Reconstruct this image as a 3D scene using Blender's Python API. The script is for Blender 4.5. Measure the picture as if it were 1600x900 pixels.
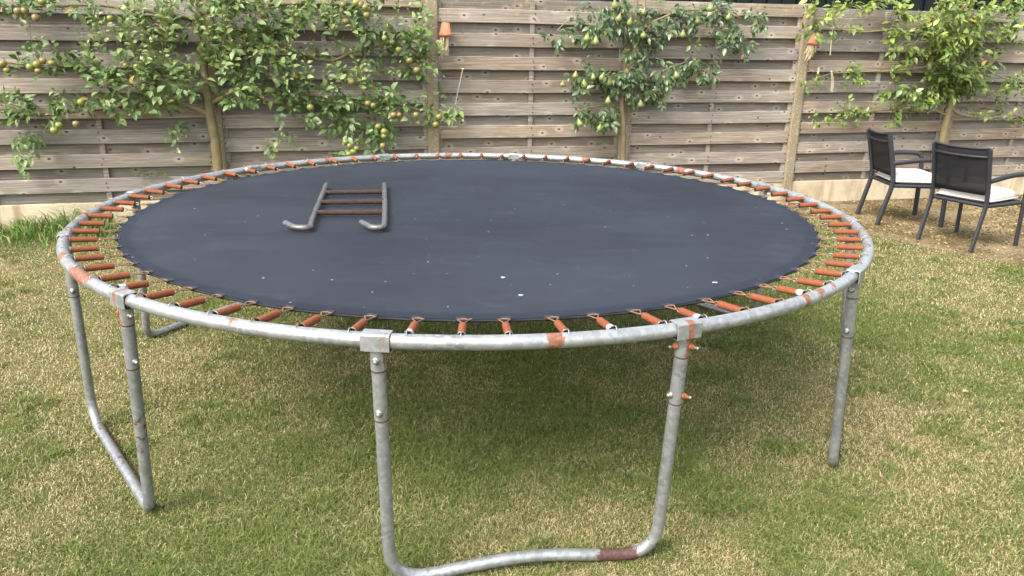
import bpy, bmesh, math, random
import numpy as np
from mathutils import Vector, Matrix, noise
random.seed(7); rng = np.random.default_rng(11)
R = math.radians
for o in list(bpy.data.objects): bpy.data.objects.remove(o)
SC = bpy.context.scene
COL = SC.collection

# ---------------------------------------------------------------- camera
F_PX, PITCH, ROLL, HC = 1188.16, 0.31330, 0.01561, 1.5891
fw = Vector((0, math.cos(PITCH), -math.sin(PITCH))); up0 = Vector((0, math.sin(PITCH), math.cos(PITCH))); rt0 = Vector((1, 0, 0))
RT = math.cos(ROLL)*rt0 + math.sin(ROLL)*up0
UP = -math.sin(ROLL)*rt0 + math.cos(ROLL)*up0
CAMP = Vector((0, 0, HC))
cam = bpy.data.cameras.new('camera'); camo = bpy.data.objects.new('camera', cam); COL.objects.link(camo)
cam.sensor_width = 36; cam.lens = F_PX/1600*36; cam.clip_start = 0.05; cam.clip_end = 2000
camo.matrix_world = Matrix(((RT.x, UP.x, -fw.x, 0), (RT.y, UP.y, -fw.y, 0), (RT.z, UP.z, -fw.z, HC), (0, 0, 0, 1)))
SC.camera = camo
# ---------------------------------------------------------------- light
SUN_DIR = Vector((-0.58, -0.68, 1.0)).normalized()       # towards the sun (hazy, high, from the left)
w = bpy.data.worlds.new('World'); SC.world = w; w.use_nodes = True
nt = w.node_tree; nt.nodes.clear()
sky = nt.nodes.new('ShaderNodeTexSky'); sky.sky_type = 'NISHITA'; sky.sun_disc = False
sky.sun_elevation = math.asin(SUN_DIR.z); sky.sun_rotation = math.atan2(SUN_DIR.x, SUN_DIR.y)
sky.air_density = 1.2; sky.dust_density = 4.0; sky.ozone_density = 1.0
hsv = nt.nodes.new('ShaderNodeHueSaturation'); hsv.inputs['Saturation'].default_value = 0.42
bg = nt.nodes.new('ShaderNodeBackground'); bg.inputs['Strength'].default_value = 0.15
wo = nt.nodes.new('ShaderNodeOutputWorld')
nt.links.new(sky.outputs[0], hsv.inputs['Color']); nt.links.new(hsv.outputs[0], bg.inputs['Color']); nt.links.new(bg.outputs[0], wo.inputs['Surface'])
sl = bpy.data.lights.new('sun', 'SUN'); sl.energy = 1.05; sl.angle = R(20); sl.color = (1.0, 0.95, 0.86)
so = bpy.data.objects.new('sun', sl); COL.objects.link(so)
so.rotation_euler = SUN_DIR.to_track_quat('Z', 'Y').to_euler(); so.location = (0, 0, 8)
SC.view_settings.view_transform = 'Standard'; SC.view_settings.look = 'None'; SC.view_settings.gamma = 1
SC.view_settings.use_curve_mapping = False
SC.view_settings.exposure = 1.95
SC.render.engine = 'CYCLES'

# ---------------------------------------------------------------- helpers
def ray(px, py): return (fw + RT*((px-800)/F_PX) + UP*((450-py)/F_PX))
def atz(px, py, z=0.0):
    d = ray(px, py); t = (z-HC)/d.z; return CAMP + d*t
FY, FD = 0.24376, 7.2661
FU = Vector((math.cos(FY), math.sin(FY), 0)); FN = Vector((math.sin(FY), -math.cos(FY), 0)); FO = Vector((0, FD, 0))
def fpt(s, off=0.0, z=0.0): return FO + FU*s + FN*off + Vector((0, 0, z))
def atf(px, py, off=0.0):
    """point where the pixel's line of sight meets the plane `off` metres in front of the fence"""
    d = ray(px, py); o = FO + FN*off
    t = (o-CAMP).dot(FN)/d.dot(FN); return CAMP + d*t

def obj(name, bm, mat=None, parent=None, smooth=False, loc=None):
    me = bpy.data.meshes.new(name)
    if isinstance(bm, bmesh.types.BMesh):
        bmesh.ops.recalc_face_normals(bm, faces=bm.faces[:]) if smooth is not None and len(bm.faces) < 60000 and not getattr(bm, '_norec', False) else None
        bm.to_mesh(me); bm.free()
    if mat is not None:
        for m in (mat if isinstance(mat, (list, tuple)) else [mat]): me.materials.append(m)
    if smooth: me.polygons.foreach_set('use_smooth', [True]*len(me.polygons))
    o = bpy.data.objects.new(name, me); COL.objects.link(o)
    if parent: o.parent = parent
    if loc is not None: o.location = loc
    return o
def empty(name, loc=(0, 0, 0), rz=0.0):
    o = bpy.data.objects.new(name, None); COL.objects.link(o); o.location = loc; o.rotation_euler = (0, 0, rz); o.empty_display_size = .1
    return o
def tag(o, label=None, cat=None, group=None, kind=None):
    if label: o['label'] = label
    if cat: o['category'] = cat
    if group: o['group'] = group
    if kind: o['kind'] = kind
    return o
def copy_tree(o, parent=None):
    c = o.copy(); COL.objects.link(c); c.parent = parent
    for ch in [x for x in bpy.data.objects if x.parent == o]: copy_tree(ch, c)
    return c
def box(bm, cx, cy, cz, sx, sy, sz, M=None, bev=0.0, mi=0):
    r = bmesh.ops.create_cube(bm, size=1.0); vs = r['verts']
    bmesh.ops.scale(bm, vec=(sx, sy, sz), verts=vs)
    if bev:
        es = list({e for v in vs for e in v.link_edges})
        rr = bmesh.ops.bevel(bm, geom=es, offset=bev, segments=2, profile=.5, affect='EDGES', clamp_overlap=True)
        vs = list({v for f in rr['faces'] for v in f.verts} | {v for v in vs if v.is_valid})
    bmesh.ops.translate(bm, vec=(cx, cy, cz), verts=vs)
    if M is not None: bmesh.ops.transform(bm, matrix=M, verts=vs)
    for f in {f for v in vs for f in v.link_faces}: f.material_index = mi
    return vs
def tube(bm, pts, r, seg=12, caps=True, mi=0, sx=1.0, up=None):
    """swept tube through pts; r a number or one radius per point; sx flattens the section"""
    pts = [Vector(p) for p in pts]; n = len(pts)
    rs = list(r) if hasattr(r, '__len__') else [r]*n
    tan = []
    for i in range(n):
        a = pts[max(i-1, 0)]; b = pts[min(i+1, n-1)]; tan.append((b-a).normalized())
    t0 = tan[0]; ref = up if up is not None else (Vector((0, 0, 1)) if abs(t0.z) < .9 else Vector((1, 0, 0)))
    nrm = (ref - t0*ref.dot(t0)).normalized(); rings = []
    for i in range(n):
        t = tan[i]; nrm = (nrm - t*nrm.dot(t)).normalized(); b = t.cross(nrm)
        rings.append([bm.verts.new(pts[i] + (nrm*math.cos(2*math.pi*k/seg)*sx + b*math.sin(2*math.pi*k/seg))*rs[i]) for k in range(seg)])
    for i in range(n-1):
        for k in range(seg):
            f = bm.faces.new((rings[i][k], rings[i][(k+1) % seg], rings[i+1][(k+1) % seg], rings[i+1][k])); f.material_index = mi; f.smooth = True
    if caps:
        for rg in (rings[0], rings[-1]):
            try: f = bm.faces.new([bm.verts.new(v.co) for v in rg]); f.material_index = mi
            except ValueError: pass
    return rings
def fillet(pts, rad, n=8):
    pts = [Vector(p) for p in pts]; out = [pts[0]]
    for i in range(1, len(pts)-1):
        p, a, b = pts[i], pts[i-1], pts[i+1]
        r = rad[i] if hasattr(rad, '__len__') else rad
        da = (a-p); db = (b-p); d = min(r, da.length*.49, db.length*.49)
        A = p+da.normalized()*d; B = p+db.normalized()*d
        for k in range(n+1):
            t = k/n; out.append(A*(1-t)**2 + p*2*t*(1-t) + B*t*t)
    out.append(pts[-1]); return out
def resample(pts, step):
    out = [pts[0]]
    for a, b in zip(pts[:-1], pts[1:]):
        n = max(1, int((b-a).length/step))
        for k in range(1, n+1): out.append(a.lerp(b, k/n))
    return out
def lathe(bm, prof, seg=16, M=None, mi=0):
    rings = []
    for (r, z) in prof:
        if r < 1e-5: rings.append([bm.verts.new((0, 0, z))])
        else: rings.append([bm.verts.new((r*math.cos(2*math.pi*k/seg), r*math.sin(2*math.pi*k/seg), z)) for k in range(seg)])
    for a, b in zip(rings[:-1], rings[1:]):
        for k in range(seg):
            k2 = (k+1) % seg
            vs = [a[k % len(a)], a[k2 % len(a)], b[k2 % len(b)], b[k % len(b)]]
            u = []
            for v in vs:
                if v not in u: u.append(v)
            if len(u) > 2:
                f = bm.faces.new(u); f.smooth = True; f.material_index = mi
    if M is not None: bmesh.ops.transform(bm, matrix=M, verts=[v for r in rings for v in r])
def np_mesh(name, V, faces_list, mat, colors=None, smooth=False, attrs=None):
    """faces_list: list of (n,k) int arrays"""
    me = bpy.data.meshes.new(name)
    V = np.ascontiguousarray(V, dtype=np.float32)
    me.vertices.add(len(V)); me.vertices.foreach_set('co', V.ravel())
    tot = sum(f.size for f in faces_list); npoly = sum(len(f) for f in faces_list)
    me.loops.add(tot); me.polygons.add(npoly)
    me.loops.foreach_set('vertex_index', np.concatenate([f.ravel() for f in faces_list]).astype(np.int32))
    cnt = np.concatenate([np.full(len(f), f.shape[1]) for f in faces_list]); st = np.concatenate([[0], np.cumsum(cnt)[:-1]])
    me.polygons.foreach_set('loop_start', st.astype(np.int32))
    me.update(calc_edges=True); me.validate()
    if smooth: me.polygons.foreach_set('use_smooth', np.ones(npoly, dtype=bool))
    if colors is not None:
        ca = me.color_attributes.new('Col', 'FLOAT_COLOR', 'POINT')
        c4 = np.ones((len(V), 4), dtype=np.float32); c4[:, :3] = colors; ca.data.foreach_set('color', c4.ravel())
    if mat is not None: me.materials.append(mat)
    return me
def link(name, me, parent=None):
    o = bpy.data.objects.new(name, me); COL.objects.link(o)
    if parent: o.parent = parent
    return o

# ---------------------------------------------------------------- materials
class NT:
    def __init__(s, name):
        s.m = bpy.data.materials.new(name); s.m.use_nodes = True; s.t = s.m.node_tree; s.t.nodes.clear()
        s.out = s.n('ShaderNodeOutputMaterial'); s.p = s.n('ShaderNodeBsdfPrincipled'); s.l(s.p.outputs[0], s.out.inputs[0])
    def n(s, typ, **kw):
        x = s.t.nodes.new(typ)
        for k, v in kw.items():
            if hasattr(x, k) and k not in ('Scale',): setattr(x, k, v)
            else: x.inputs[k].default_value = v
        return x
    def l(s, a, b): s.t.links.new(a, b)
    def coord(s, kind='Object', scale=(1, 1, 1), off=None):
        tc = s.n('ShaderNodeTexCoord'); mp = s.n('ShaderNodeMapping'); mp.inputs['Scale'].default_value = scale
        s.l(tc.outputs[kind], mp.inputs['Vector'])
        return mp.outputs[0]
    def noise(s, vec, scale, detail=4, rough=.55, dist=0.0):
        x = s.n('ShaderNodeTexNoise'); x.inputs['Scale'].default_value = scale; x.inputs['Detail'].default_value = detail
        x.inputs['Roughness'].default_value = rough; x.inputs['Distortion'].default_value = dist
        if vec is not None: s.l(vec, x.inputs['Vector'])
        return x.outputs['Fac']
    def ramp(s, fac, stops, interp='LINEAR'):
        x = s.n('ShaderNodeValToRGB'); x.color_ramp.interpolation = interp; e = x.color_ramp.elements
        while len(e) < len(stops): e.new(.5)
        for el, (p, c) in zip(e, stops):
            el.position = p; el.color = (*c, 1) if hasattr(c, '__len__') else (c, c, c, 1)
        s.l(fac, x.inputs[0]); return x.outputs[0]
    def mix(s, fac, a, b, mode='MIX'):
        x = s.n('ShaderNodeMix'); x.data_type = 'RGBA'; x.blend_type = mode; x.clamp_factor = True
        if hasattr(fac, 'node'): s.l(fac, x.inputs[0])
        else: x.inputs[0].default_value = fac
        for v, i in ((a, 6), (b, 7)):
            if hasattr(v, 'node'): s.l(v, x.inputs[i])
            else: x.inputs[i].default_value = (*v, 1)
        return x.outputs[2]
    def math(s, op, a, b=0.0):
        x = s.n('ShaderNodeMath'); x.operation = op
        for v, i in ((a, 0), (b, 1)):
            if hasattr(v, 'node'): s.l(v, x.inputs[i])
            else: x.inputs[i].default_value = v
        return x.outputs[0]
    def attr(s, name, out='Fac'):
        x = s.n('ShaderNodeAttribute'); x.attribute_name = name; return x.outputs[out]
    def base(s, c, rough=.6, metal=0.0, spec=.5):
        for v, k in ((c, 'Base Color'), (rough, 'Roughness'), (metal, 'Metallic')):
            if hasattr(v, 'node'): s.l(v, s.p.inputs[k])
            elif hasattr(v, '__len__'): s.p.inputs[k].default_value = (*v, 1)
            else: s.p.inputs[k].default_value = v
        s.p.inputs['Specular IOR Level'].default_value = spec
        return s
    def bump(s, h, strength=.3, dist=.01):
        b = s.n('ShaderNodeBump'); b.inputs['Strength'].default_value = strength; b.inputs['Distance'].default_value = dist
        s.l(h, b.inputs['Height']); s.l(b.outputs[0], s.p.inputs['Normal']); return s

def m_galv(name, rust=0.0, attr=False, tone=1.0, rusts=((.085, .032, .018), (.17, .068, .038), (.25, .125, .085))):
    t = NT(name); v = t.coord('Object')
    big = t.noise(v, 9, 3); sp = t.n('ShaderNodeTexVoronoi'); sp.inputs['Scale'].default_value = 75; t.l(v, sp.inputs['Vector'])
    c1 = t.ramp(big, [(.3, tuple(x*tone for x in (.30, .315, .32))), (.7, tuple(x*tone for x in (.46, .475, .475)))])
    c2 = t.mix(t.ramp(sp.outputs['Color'], [(.35, 0.), (.75, 1.)]), c1, tuple(x*tone for x in (.60, .62, .61)))
    c2 = t.mix(.55, c1, c2)
    grime = t.ramp(t.noise(v, 26, 6, .7), [(.52, 0.), (.72, 1.)])
    c3 = t.mix(t.math('MULTIPLY', grime, .55), c2, (.22, .215, .19))
    rn = t.noise(v, 38, 6, .7)
    rcol = t.ramp(t.noise(v, 90, 5, .7), [(.32, rusts[0]), (.52, rusts[1]), (.72, rusts[2])])
    if attr:
        a = t.attr('rust'); mask = t.ramp(t.math('ADD', a, t.math('MULTIPLY', t.math('SUBTRACT', rn, .5), 1.4)), [(.44, 0.), (.60, 1.)])
    else:
        mask = t.ramp(t.math('ADD', rn, rust), [(.66, 0.), (.74, 1.)])
    c = t.mix(mask, c3, rcol)
    t.base(c, t.math('ADD', t.math('MULTIPLY', mask, .35), t.math('ADD', .36, t.math('MULTIPLY', grime, .25))), t.math('MULTIPLY', t.math('SUBTRACT', 1.0, mask), .55))
    t.bump(t.noise(v, 160, 4), .12, .004); return t.m
GALV = m_galv('galvanised_steel', 0.0, True, .60)
GALV_LEG = m_galv('galvanised_leg_steel', 0.0, True, .56, ((.03, .015, .012), (.058, .026, .021), (.095, .05, .04)))
GALV_OLD = m_galv('dull_zinc_tube', 0.10, False, .23, ((.06, .035, .028), (.10, .055, .04), (.16, .09, .07)))
def m_rust(name, zinc=False):
    t = NT(name); v = t.coord('Object')
    n1 = t.noise(v, 110, 8, .85); n2 = t.noise(v, 30, 3)
    oi = t.n('ShaderNodeObjectInfo').outputs['Random']
    c = t.ramp(n1, [(.30, (.065, .024, .012)), (.5, (.180, .056, .022)), (.72, (.30, .13, .06))])
    c = t.mix(t.math('MULTIPLY', t.math('ADD', oi, n2), .30), c, (.15, .042, .022))
    if zinc:
        sx = t.n('ShaderNodeSeparateXYZ'); t.l(v, sx.inputs[0])
        m = t.ramp(t.math('ADD', t.math('MULTIPLY', t.math('SUBTRACT', sx.outputs[0], 1.66), 18.), t.math('SUBTRACT', t.noise(v, 60, 4), .5)), [(.3, 0.), (.42, 1.)])
        c = t.mix(m, c, (.36, .36, .35))
    t.base(c, .88, 0, .25); t.bump(n1, .5, .002); return t.m
RUST = m_rust('rusty_spring_steel'); RUSTZ = m_rust('half_rusty_spring_steel', True)
def m_simple(name, c, rough=.6, metal=0., spec=.5, nscale=0, amt=.25, bump=0):
    t = NT(name); v = t.coord('Object')
    if nscale:
        n = t.noise(v, nscale, 5); t.base(t.mix(n, tuple(x*(1-amt) for x in c), tuple(min(1, x*(1+amt)) for x in c)), rough, metal, spec)
        if bump: t.bump(n, bump, .003)
    else: t.base(c, rough, metal, spec)
    return t.m
ZINC = m_simple('bright_zinc', (.24, .24, .225), .42, .7, .5, 60, .2)
WIRE = m_simple('rusted_wire', (.19, .10, .06), .7, .2, .4, 200, .5)
BOLTRUST = m_simple('rusty_bolt', (.22, .08, .03), .8, .1, .3, 140, .5)
RUNG = m_simple('brown_rusted_rung', (.038, .022, .019), .85, 0., .2, 70, .9, .5)
DARKM = m_simple('anthracite_powder_coat', (.017, .018, .022), .5, 0., .4, 60, .15)
STITCH = m_simple('black_webbing', (.012, .012, .014), .8)

def m_wood():
    t = NT('weathered_fence_wood'); tc = t.n('ShaderNodeTexCoord').outputs['Object']
    b = t.attr('bid'); cm = t.n('ShaderNodeCombineXYZ'); t.l(t.math('MULTIPLY', b, 37.0), cm.inputs[0]); t.l(t.math('MULTIPLY', b, 91.0), cm.inputs[1]); t.l(t.math('MULTIPLY', b, 53.0), cm.inputs[2])
    va = t.n('ShaderNodeVectorMath'); va.operation = 'ADD'; t.l(tc, va.inputs[0]); t.l(cm.outputs[0], va.inputs[1]); v = va.outputs[0]
    def sc(x, y, z):
        m = t.n('ShaderNodeMapping'); m.inputs['Scale'].default_value = (x, y, z); t.l(v, m.inputs['Vector']); return m.outputs[0]
    # knots bend the grain
    vk = t.n('ShaderNodeTexVoronoi'); vk.voronoi_dimensions = '2D'; vk.inputs['Scale'].default_value = 1.0
    sk = t.n('ShaderNodeSeparateXYZ'); t.l(sc(5.0, 1, 8.0), sk.inputs[0]); ck = t.n('ShaderNodeCombineXYZ'); t.l(sk.outputs[0], ck.inputs[0]); t.l(sk.outputs[2], ck.inputs[1]); t.l(ck.outputs[0], vk.inputs['Vector'])
    kd = vk.outputs['Distance']
    sel = t.n('ShaderNodeSeparateColor'); t.l(vk.outputs['Color'], sel.inputs[0])
    kn = t.math('MULTIPLY', t.ramp(kd, [(.0, 1.), (.045, .9), (.085, 0.)]), t.math('GREATER_THAN', sel.outputs[0], .35))
    halo = t.math('MULTIPLY', t.ramp(kd, [(.04, 0.), (.11, 1.), (.30, 0.)]), t.math('GREATER_THAN', sel.outputs[0], .45))
    grain = t.noise(sc(1.5, 6, 62), 1.0, 8, .7, 1.6)
    fine = t.noise(sc(3, 30, 150), 1.0, 5, .7, .6)
    blot = t.noise(sc(2.2, 3, 7), 1.0, 5, .6)
    c = t.ramp(grain, [(.30, (.115, .088, .060)), (.5, (.232, .186, .137)), (.70, (.40, .34, .262))])
    c = t.mix(t.ramp(fine, [(.36, .65), (.56, 0.)]), c, (.10, .08, .062))
    c = t.mix(t.math('MULTIPLY', t.ramp(blot, [(.45, 0.), (.72, 1.)]), .55), c, (.26, .235, .21))
    c = t.mix(t.math('MULTIPLY', halo, .42), c, (.44, .375, .28))
    c = t.mix(kn, c, (.055, .04, .032))
    bv = t.n('ShaderNodeHueSaturation'); t.l(c, bv.inputs['Color'])
    t.l(t.math('MULTIPLY', t.math('ADD', .80, t.math('MULTIPLY', t.math('FRACT', t.math('MULTIPLY', b, 7.31)), .36)), t.math('SUBTRACT', 1.0, t.math('MULTIPLY', t.math('GREATER_THAN', b, 1.5), .20))), bv.inputs['Value'])  # random tone per board; recessed boards painted darker to boost their shade
    t.l(t.math('ADD', .62, t.math('MULTIPLY', t.math('FRACT', t.math('MULTIPLY', b, 3.77)), .42)), bv.inputs['Saturation'])
    # yellow lichen near the top boards
    sx = t.n('ShaderNodeSeparateXYZ'); t.l(tc, sx.inputs[0])
    lm = t.math('MULTIPLY', t.ramp(t.noise(tc, 14, 6, .75), [(.58, 0.), (.70, 1.)]), t.ramp(sx.outputs[2], [(.0, 0.), (.9, 0.), (.98, .55)]))
    mr = t.n('ShaderNodeMapRange'); mr.inputs[1].default_value = 1.55; mr.inputs[2].default_value = 1.95; t.l(sx.outputs[2], mr.inputs[0])
    lm = t.math('MULTIPLY', t.ramp(t.noise(tc, 16, 6, .75), [(.55, 0.), (.68, 1.)]), t.math('MULTIPLY', mr.outputs[0], .6))
    c2 = t.mix(lm, bv.outputs[0], (.42, .33, .14))
    c2 = t.mix(t.attr('nail'), c2, (.03, .025, .022))
    t.base(c2, .85, 0, .2)
    t.bump(t.math('SUBTRACT', t.math('ADD', grain, t.math('MULTIPLY', fine, .6)), kn), .45, .004); return t.m
WOOD = m_wood()
def m_concrete(name, c, pebble=False):
    t = NT(name); v = t.coord('Object'); n = t.noise(v, 30, 7, .7); s_ = t.noise(v, 4, 4)
    col = t.mix(n, tuple(x*.72 for x in c), tuple(x*1.22 for x in c))
    col = t.mix(t.math('MULTIPLY', t.ramp(s_, [(.45, 0.), (.7, 1.)]), .5), col, (.20, .16, .085))
    if pebble:
        vo = t.n('ShaderNodeTexVoronoi'); vo.inputs['Scale'].default_value = 75; t.l(v, vo.inputs['Vector'])
        col = t.mix(t.math('MULTIPLY', t.ramp(vo.outputs['Distance'], [(.2, 1.), (.45, 0.)]), t.ramp(t.noise(v, 60, 2), [(.5, 0.), (.6, 1.)])), col, (.38, .35, .28))
        col = t.mix(t.ramp(t.noise(v, 45, 5, .8), [(.58, 0.), (.7, .8)]), col, (.10, .08, .055))
    else:
        mp = t.coord('Object', (9, 9, 1.2)); st = t.noise(mp, 1.0, 4)
        col = t.mix(t.math('MULTIPLY', t.ramp(st, [(.5, 0.), (.68, 1.)]), .7), col, (.20, .135, .07))
    t.base(col, .92, 0, .2); t.bump(n, .5, .006); return t.m
CONC_POST = m_concrete('pebbled_concrete', (.215, .175, .115), True)
CONC_PLATE = m_concrete('stained_concrete', (.44, .37, .26))
def m_bark(name, a, b):
    t = NT(name); v = t.coord('Object', (1, 1, .35)); n = t.noise(v, 55, 6, .7); n2 = t.noise(t.coord('Object'), 14, 3)
    c = t.mix(n, a, b); c = t.mix(t.math('MULTIPLY', t.ramp(n2, [(.5, 0.), (.65, 1.)]), .4), c, (.20, .19, .09))
    t.base(c, .9, 0, .2); t.bump(n, .6, .004); return t.m
BARK_A = m_bark('apple_bark', (.085, .068, .036), (.22, .175, .095))
BARK_P = m_bark('pear_bark', (.12, .085, .05), (.27, .20, .12))
BARK_C = m_bark('green_bark', (.11, .09, .045), (.23, .19, .10))
def m_leaf(name, rough, trans=.25, spec=.5):
    t = NT(name); c = t.attr('Col', 'Color'); v = t.coord('Object'); n = t.noise(v, 40, 3)
    h = t.n('ShaderNodeHueSaturation'); t.l(c, h.inputs['Color']); t.l(t.math('ADD', .8, t.math('MULTIPLY', n, .4)), h.inputs['Value'])
    t.base(h.outputs[0], rough, 0, spec)
    tr = t.n('ShaderNodeBsdfTranslucent'); g = t.mix(.5, h.outputs[0], (.16, .22, .03)); t.l(g, tr.inputs['Color'])
    mx = t.n('ShaderNodeMixShader'); mx.inputs[0].default_value = trans
    t.l(t.p.outputs[0], mx.inputs[1]); t.l(tr.outputs[0], mx.inputs[2]); t.l(mx.outputs[0], t.out.inputs[0]); return t.m
LEAF_A = m_leaf('apple_leaf', .45, .20, .45); LEAF_P = m_leaf('pear_leaf', .32, .2, .5); LEAF_C = m_leaf('glossy_leaf', .35, .28, .5)
GRASS = m_leaf('grass_blade', .65, .25, .25)
def m_fruit(name, a, b, c):
    t = NT(name); v = t.coord('Object'); oi = t.n('ShaderNodeObjectInfo').outputs['Random']
    n = t.noise(v, 18, 4); k = t.mix(n, a, b); k = t.mix(t.math('MULTIPLY', t.ramp(t.math('ADD', t.noise(v, 9, 2), t.math('MULTIPLY', oi, .35)), [(.62, 0.), (.86, 1.)]), .8), k, c)
    k = t.mix(t.ramp(t.noise(v, 260, 2), [(.62, 0.), (.7, .5)]), k, (.30, .24, .10))
    t.base(k, .38, 0, .5); return t.m
APPLE = m_fruit('russet_apple_skin', (.125, .16, .025), (.19, .20, .045), (.19, .085, .045))
PEAR = m_fruit('green_pear_skin', (.125, .165, .035), (.19, .215, .06), (.16, .15, .05))
TERRA = m_simple('terracotta', (.36, .15, .08), .85, 0, .2, 30, .2, .2)
STRAW = m_simple('dry_straw', (.50, .40, .24), .85, 0, .2, 50, .3)
RAFFIA = m_simple('raffia', (.52, .44, .31), .85, 0, .2, 40, .25)
SHED = m_simple('dark_green_sheet', (.012, .022, .020), .5, 0, .4, 3, .3)
CUSH = m_simple('off_white_cushion', (.45, .42, .40), .9, 0, .15, 25, .05, .15)
def m_mesh_fabric():
    t = NT('textilene_mesh'); t.base((.012, .012, .014), .8, 0, .2)
    v = t.coord('Object'); wv = t.noise(v, 400, 2)
    tr = t.n('ShaderNodeBsdfTransparent'); mx = t.n('ShaderNodeMixShader'); t.l(t.math('ADD', .72, t.math('MULTIPLY', wv, .24)), mx.inputs[0])
    t.l(tr.outputs[0], mx.inputs[1]); t.l(t.p.outputs[0], mx.inputs[2]); t.l(mx.outputs[0], t.out.inputs[0]); return t.m
TEXT = m_mesh_fabric()

# ================================================================ SETTING
BED_PX = [(1160, 316), (1240, 334), (1300, 352), (1365, 369), (1421, 381), (1493, 397), (1573, 412)]
bed = [atz(*p) for p in BED_PX]; dlast = (bed[-1]-bed[-2]).normalized()
bed = bed + [bed[-1]+dlast*1.2, bed[-1]+dlast*4.0]
def bed_side(x, y):
    """signed distance-ish: > 0 inside the soil bed (between the grass edge and the fence)"""
    best = 9e9; sg = 1
    for a, b in zip(bed[:-1], bed[1:]):
        ax, ay, bx, by = a.x, a.y, b.x, b.y; dx, dy = bx-ax, by-ay; L2 = dx*dx+dy*dy
        tt = np.clip(((x-ax)*dx+(y-ay)*dy)/L2, 0, 1); px, py = ax+tt*dx, ay+tt*dy
        d = np.hypot(x-px, y-py); s = np.where((dx*(y-ay)-dy*(x-ax)) > 0, 1, -1)
        if isinstance(best, float): best, sg = d, s
        else:
            m = d < best; best = np.where(m, d, best); sg = np.where(m, s, sg)
    return best*sg
def fence_y(x): return FD + x*math.tan(FY)

def m_ground():
    t = NT('lawn_soil'); v = t.coord('Object')
    c = t.ramp(t.noise(v, 3, 5), [(.35, (.075, .085, .028)), (.6, (.16, .135, .06))])
    c = t.mix(t.math('MULTIPLY', t.noise(v, 120, 4, .7), .7), c, (.05, .05, .02))
    t.base(c, .95, 0, .1); t.bump(t.noise(v, 90, 4), .6, .02); return t.m
bm = bmesh.new()
gx = [-300, -40, -8, -4, 0, 4, 8, 40, 300]
vs = [[bm.verts.new((x, y, 0)) for y in gx] for x in gx]
for i in range(len(gx)-1):
    for j in range(len(gx)-1): bm.faces.new((vs[i][j], vs[i+1][j], vs[i+1][j+1], vs[i][j+1]))
g = obj('ground', bm, m_ground()); tag(g, 'mown garden lawn under the trampoline', 'ground', kind='structure')
# soil bed
def m_bed():
    t = NT('sandy_soil'); v = t.coord('Object')
    c = t.ramp(t.noise(v, 2.2, 4), [(.40, (.11, .086, .04)), (.62, (.30, .24, .14))])
    c = t.mix(t.ramp(t.noise(v, 60, 6, .75), [(.4, .75), (.62, 0.)]), c, (.085, .055, .03))
    t.base(c, .95, 0, .1); t.bump(t.noise(v, 70, 5, .7), .8, .02); return t.m
bm = bmesh.new(); lo = []; hi = []
bb = resample(bed, .08)
for i, p in enumerate(bb):
    k = noise.noise(Vector((p.x*6, p.y*6, 0)))*.035
    lo.append(bm.verts.new((p.x, p.y-k, .004)))
    s = (p-FO).dot(FU) if False else (Vector((p.x, p.y, 0))-FO).dot(FU)
    q = fpt(s+.0, .0); hi.append(bm.verts.new((q.x, q.y, .004)))
for i in range(len(bb)-1): bm.faces.new((lo[i], lo[i+1], hi[i+1], hi[i]))
tag(obj('soil_bed', bm, m_bed()), 'bare brown soil strip along the fence under the chairs', 'soil', kind='structure')

# ---------------------------------------------------------------- fence
fence = empty('garden_fence', FO, FY)
tag(fence, 'weathered grey brown slatted wooden fence panels between concrete posts', 'fence')
HP = 0.231; S0 = -2.6318; SP = 1.86; FH, RH = .112, .091
def board(bm, x0, x1, z0, z1, y0, y1, lay, bid, bow=.0):
    """board lying along x with slight waviness; y is depth (negative = towards the garden)"""
    n = 10; rings = []; ph = random.random()*9; b = .004; tilt = random.uniform(-.005, .005)
    for i in range(n+1):
        t = i/n; x = x0+(x1-x0)*t; dz = noise.noise(Vector((x*1.3+ph, ph, 0)))*.006+tilt*(t-.5); dy = noise.noise(Vector((x*1.1, ph, 3)))*bow
        sec = [(y0+b, z0), (y0, z0+b), (y0, z1-b), (y0+b, z1), (y1, z1), (y1, z0)]
        rings.append([bm.verts.new((x, yy+dy, zz+dz)) for yy, zz in sec])
    fs = []
    for i in range(n):
        for k in range(6): fs.append(bm.faces.new((rings[i][k], rings[i+1][k], rings[i+1][(k+1) % 6], rings[i][(k+1) % 6])))
    fs.append(bm.faces.new(rings[0])); fs.append(bm.faces.new(rings[-1][::-1]))
    for rg in rings:
        for v in rg: v[lay] = bid
panel_ids = [-2, -1, 0, 1, 2, 3, 4, 5]
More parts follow.
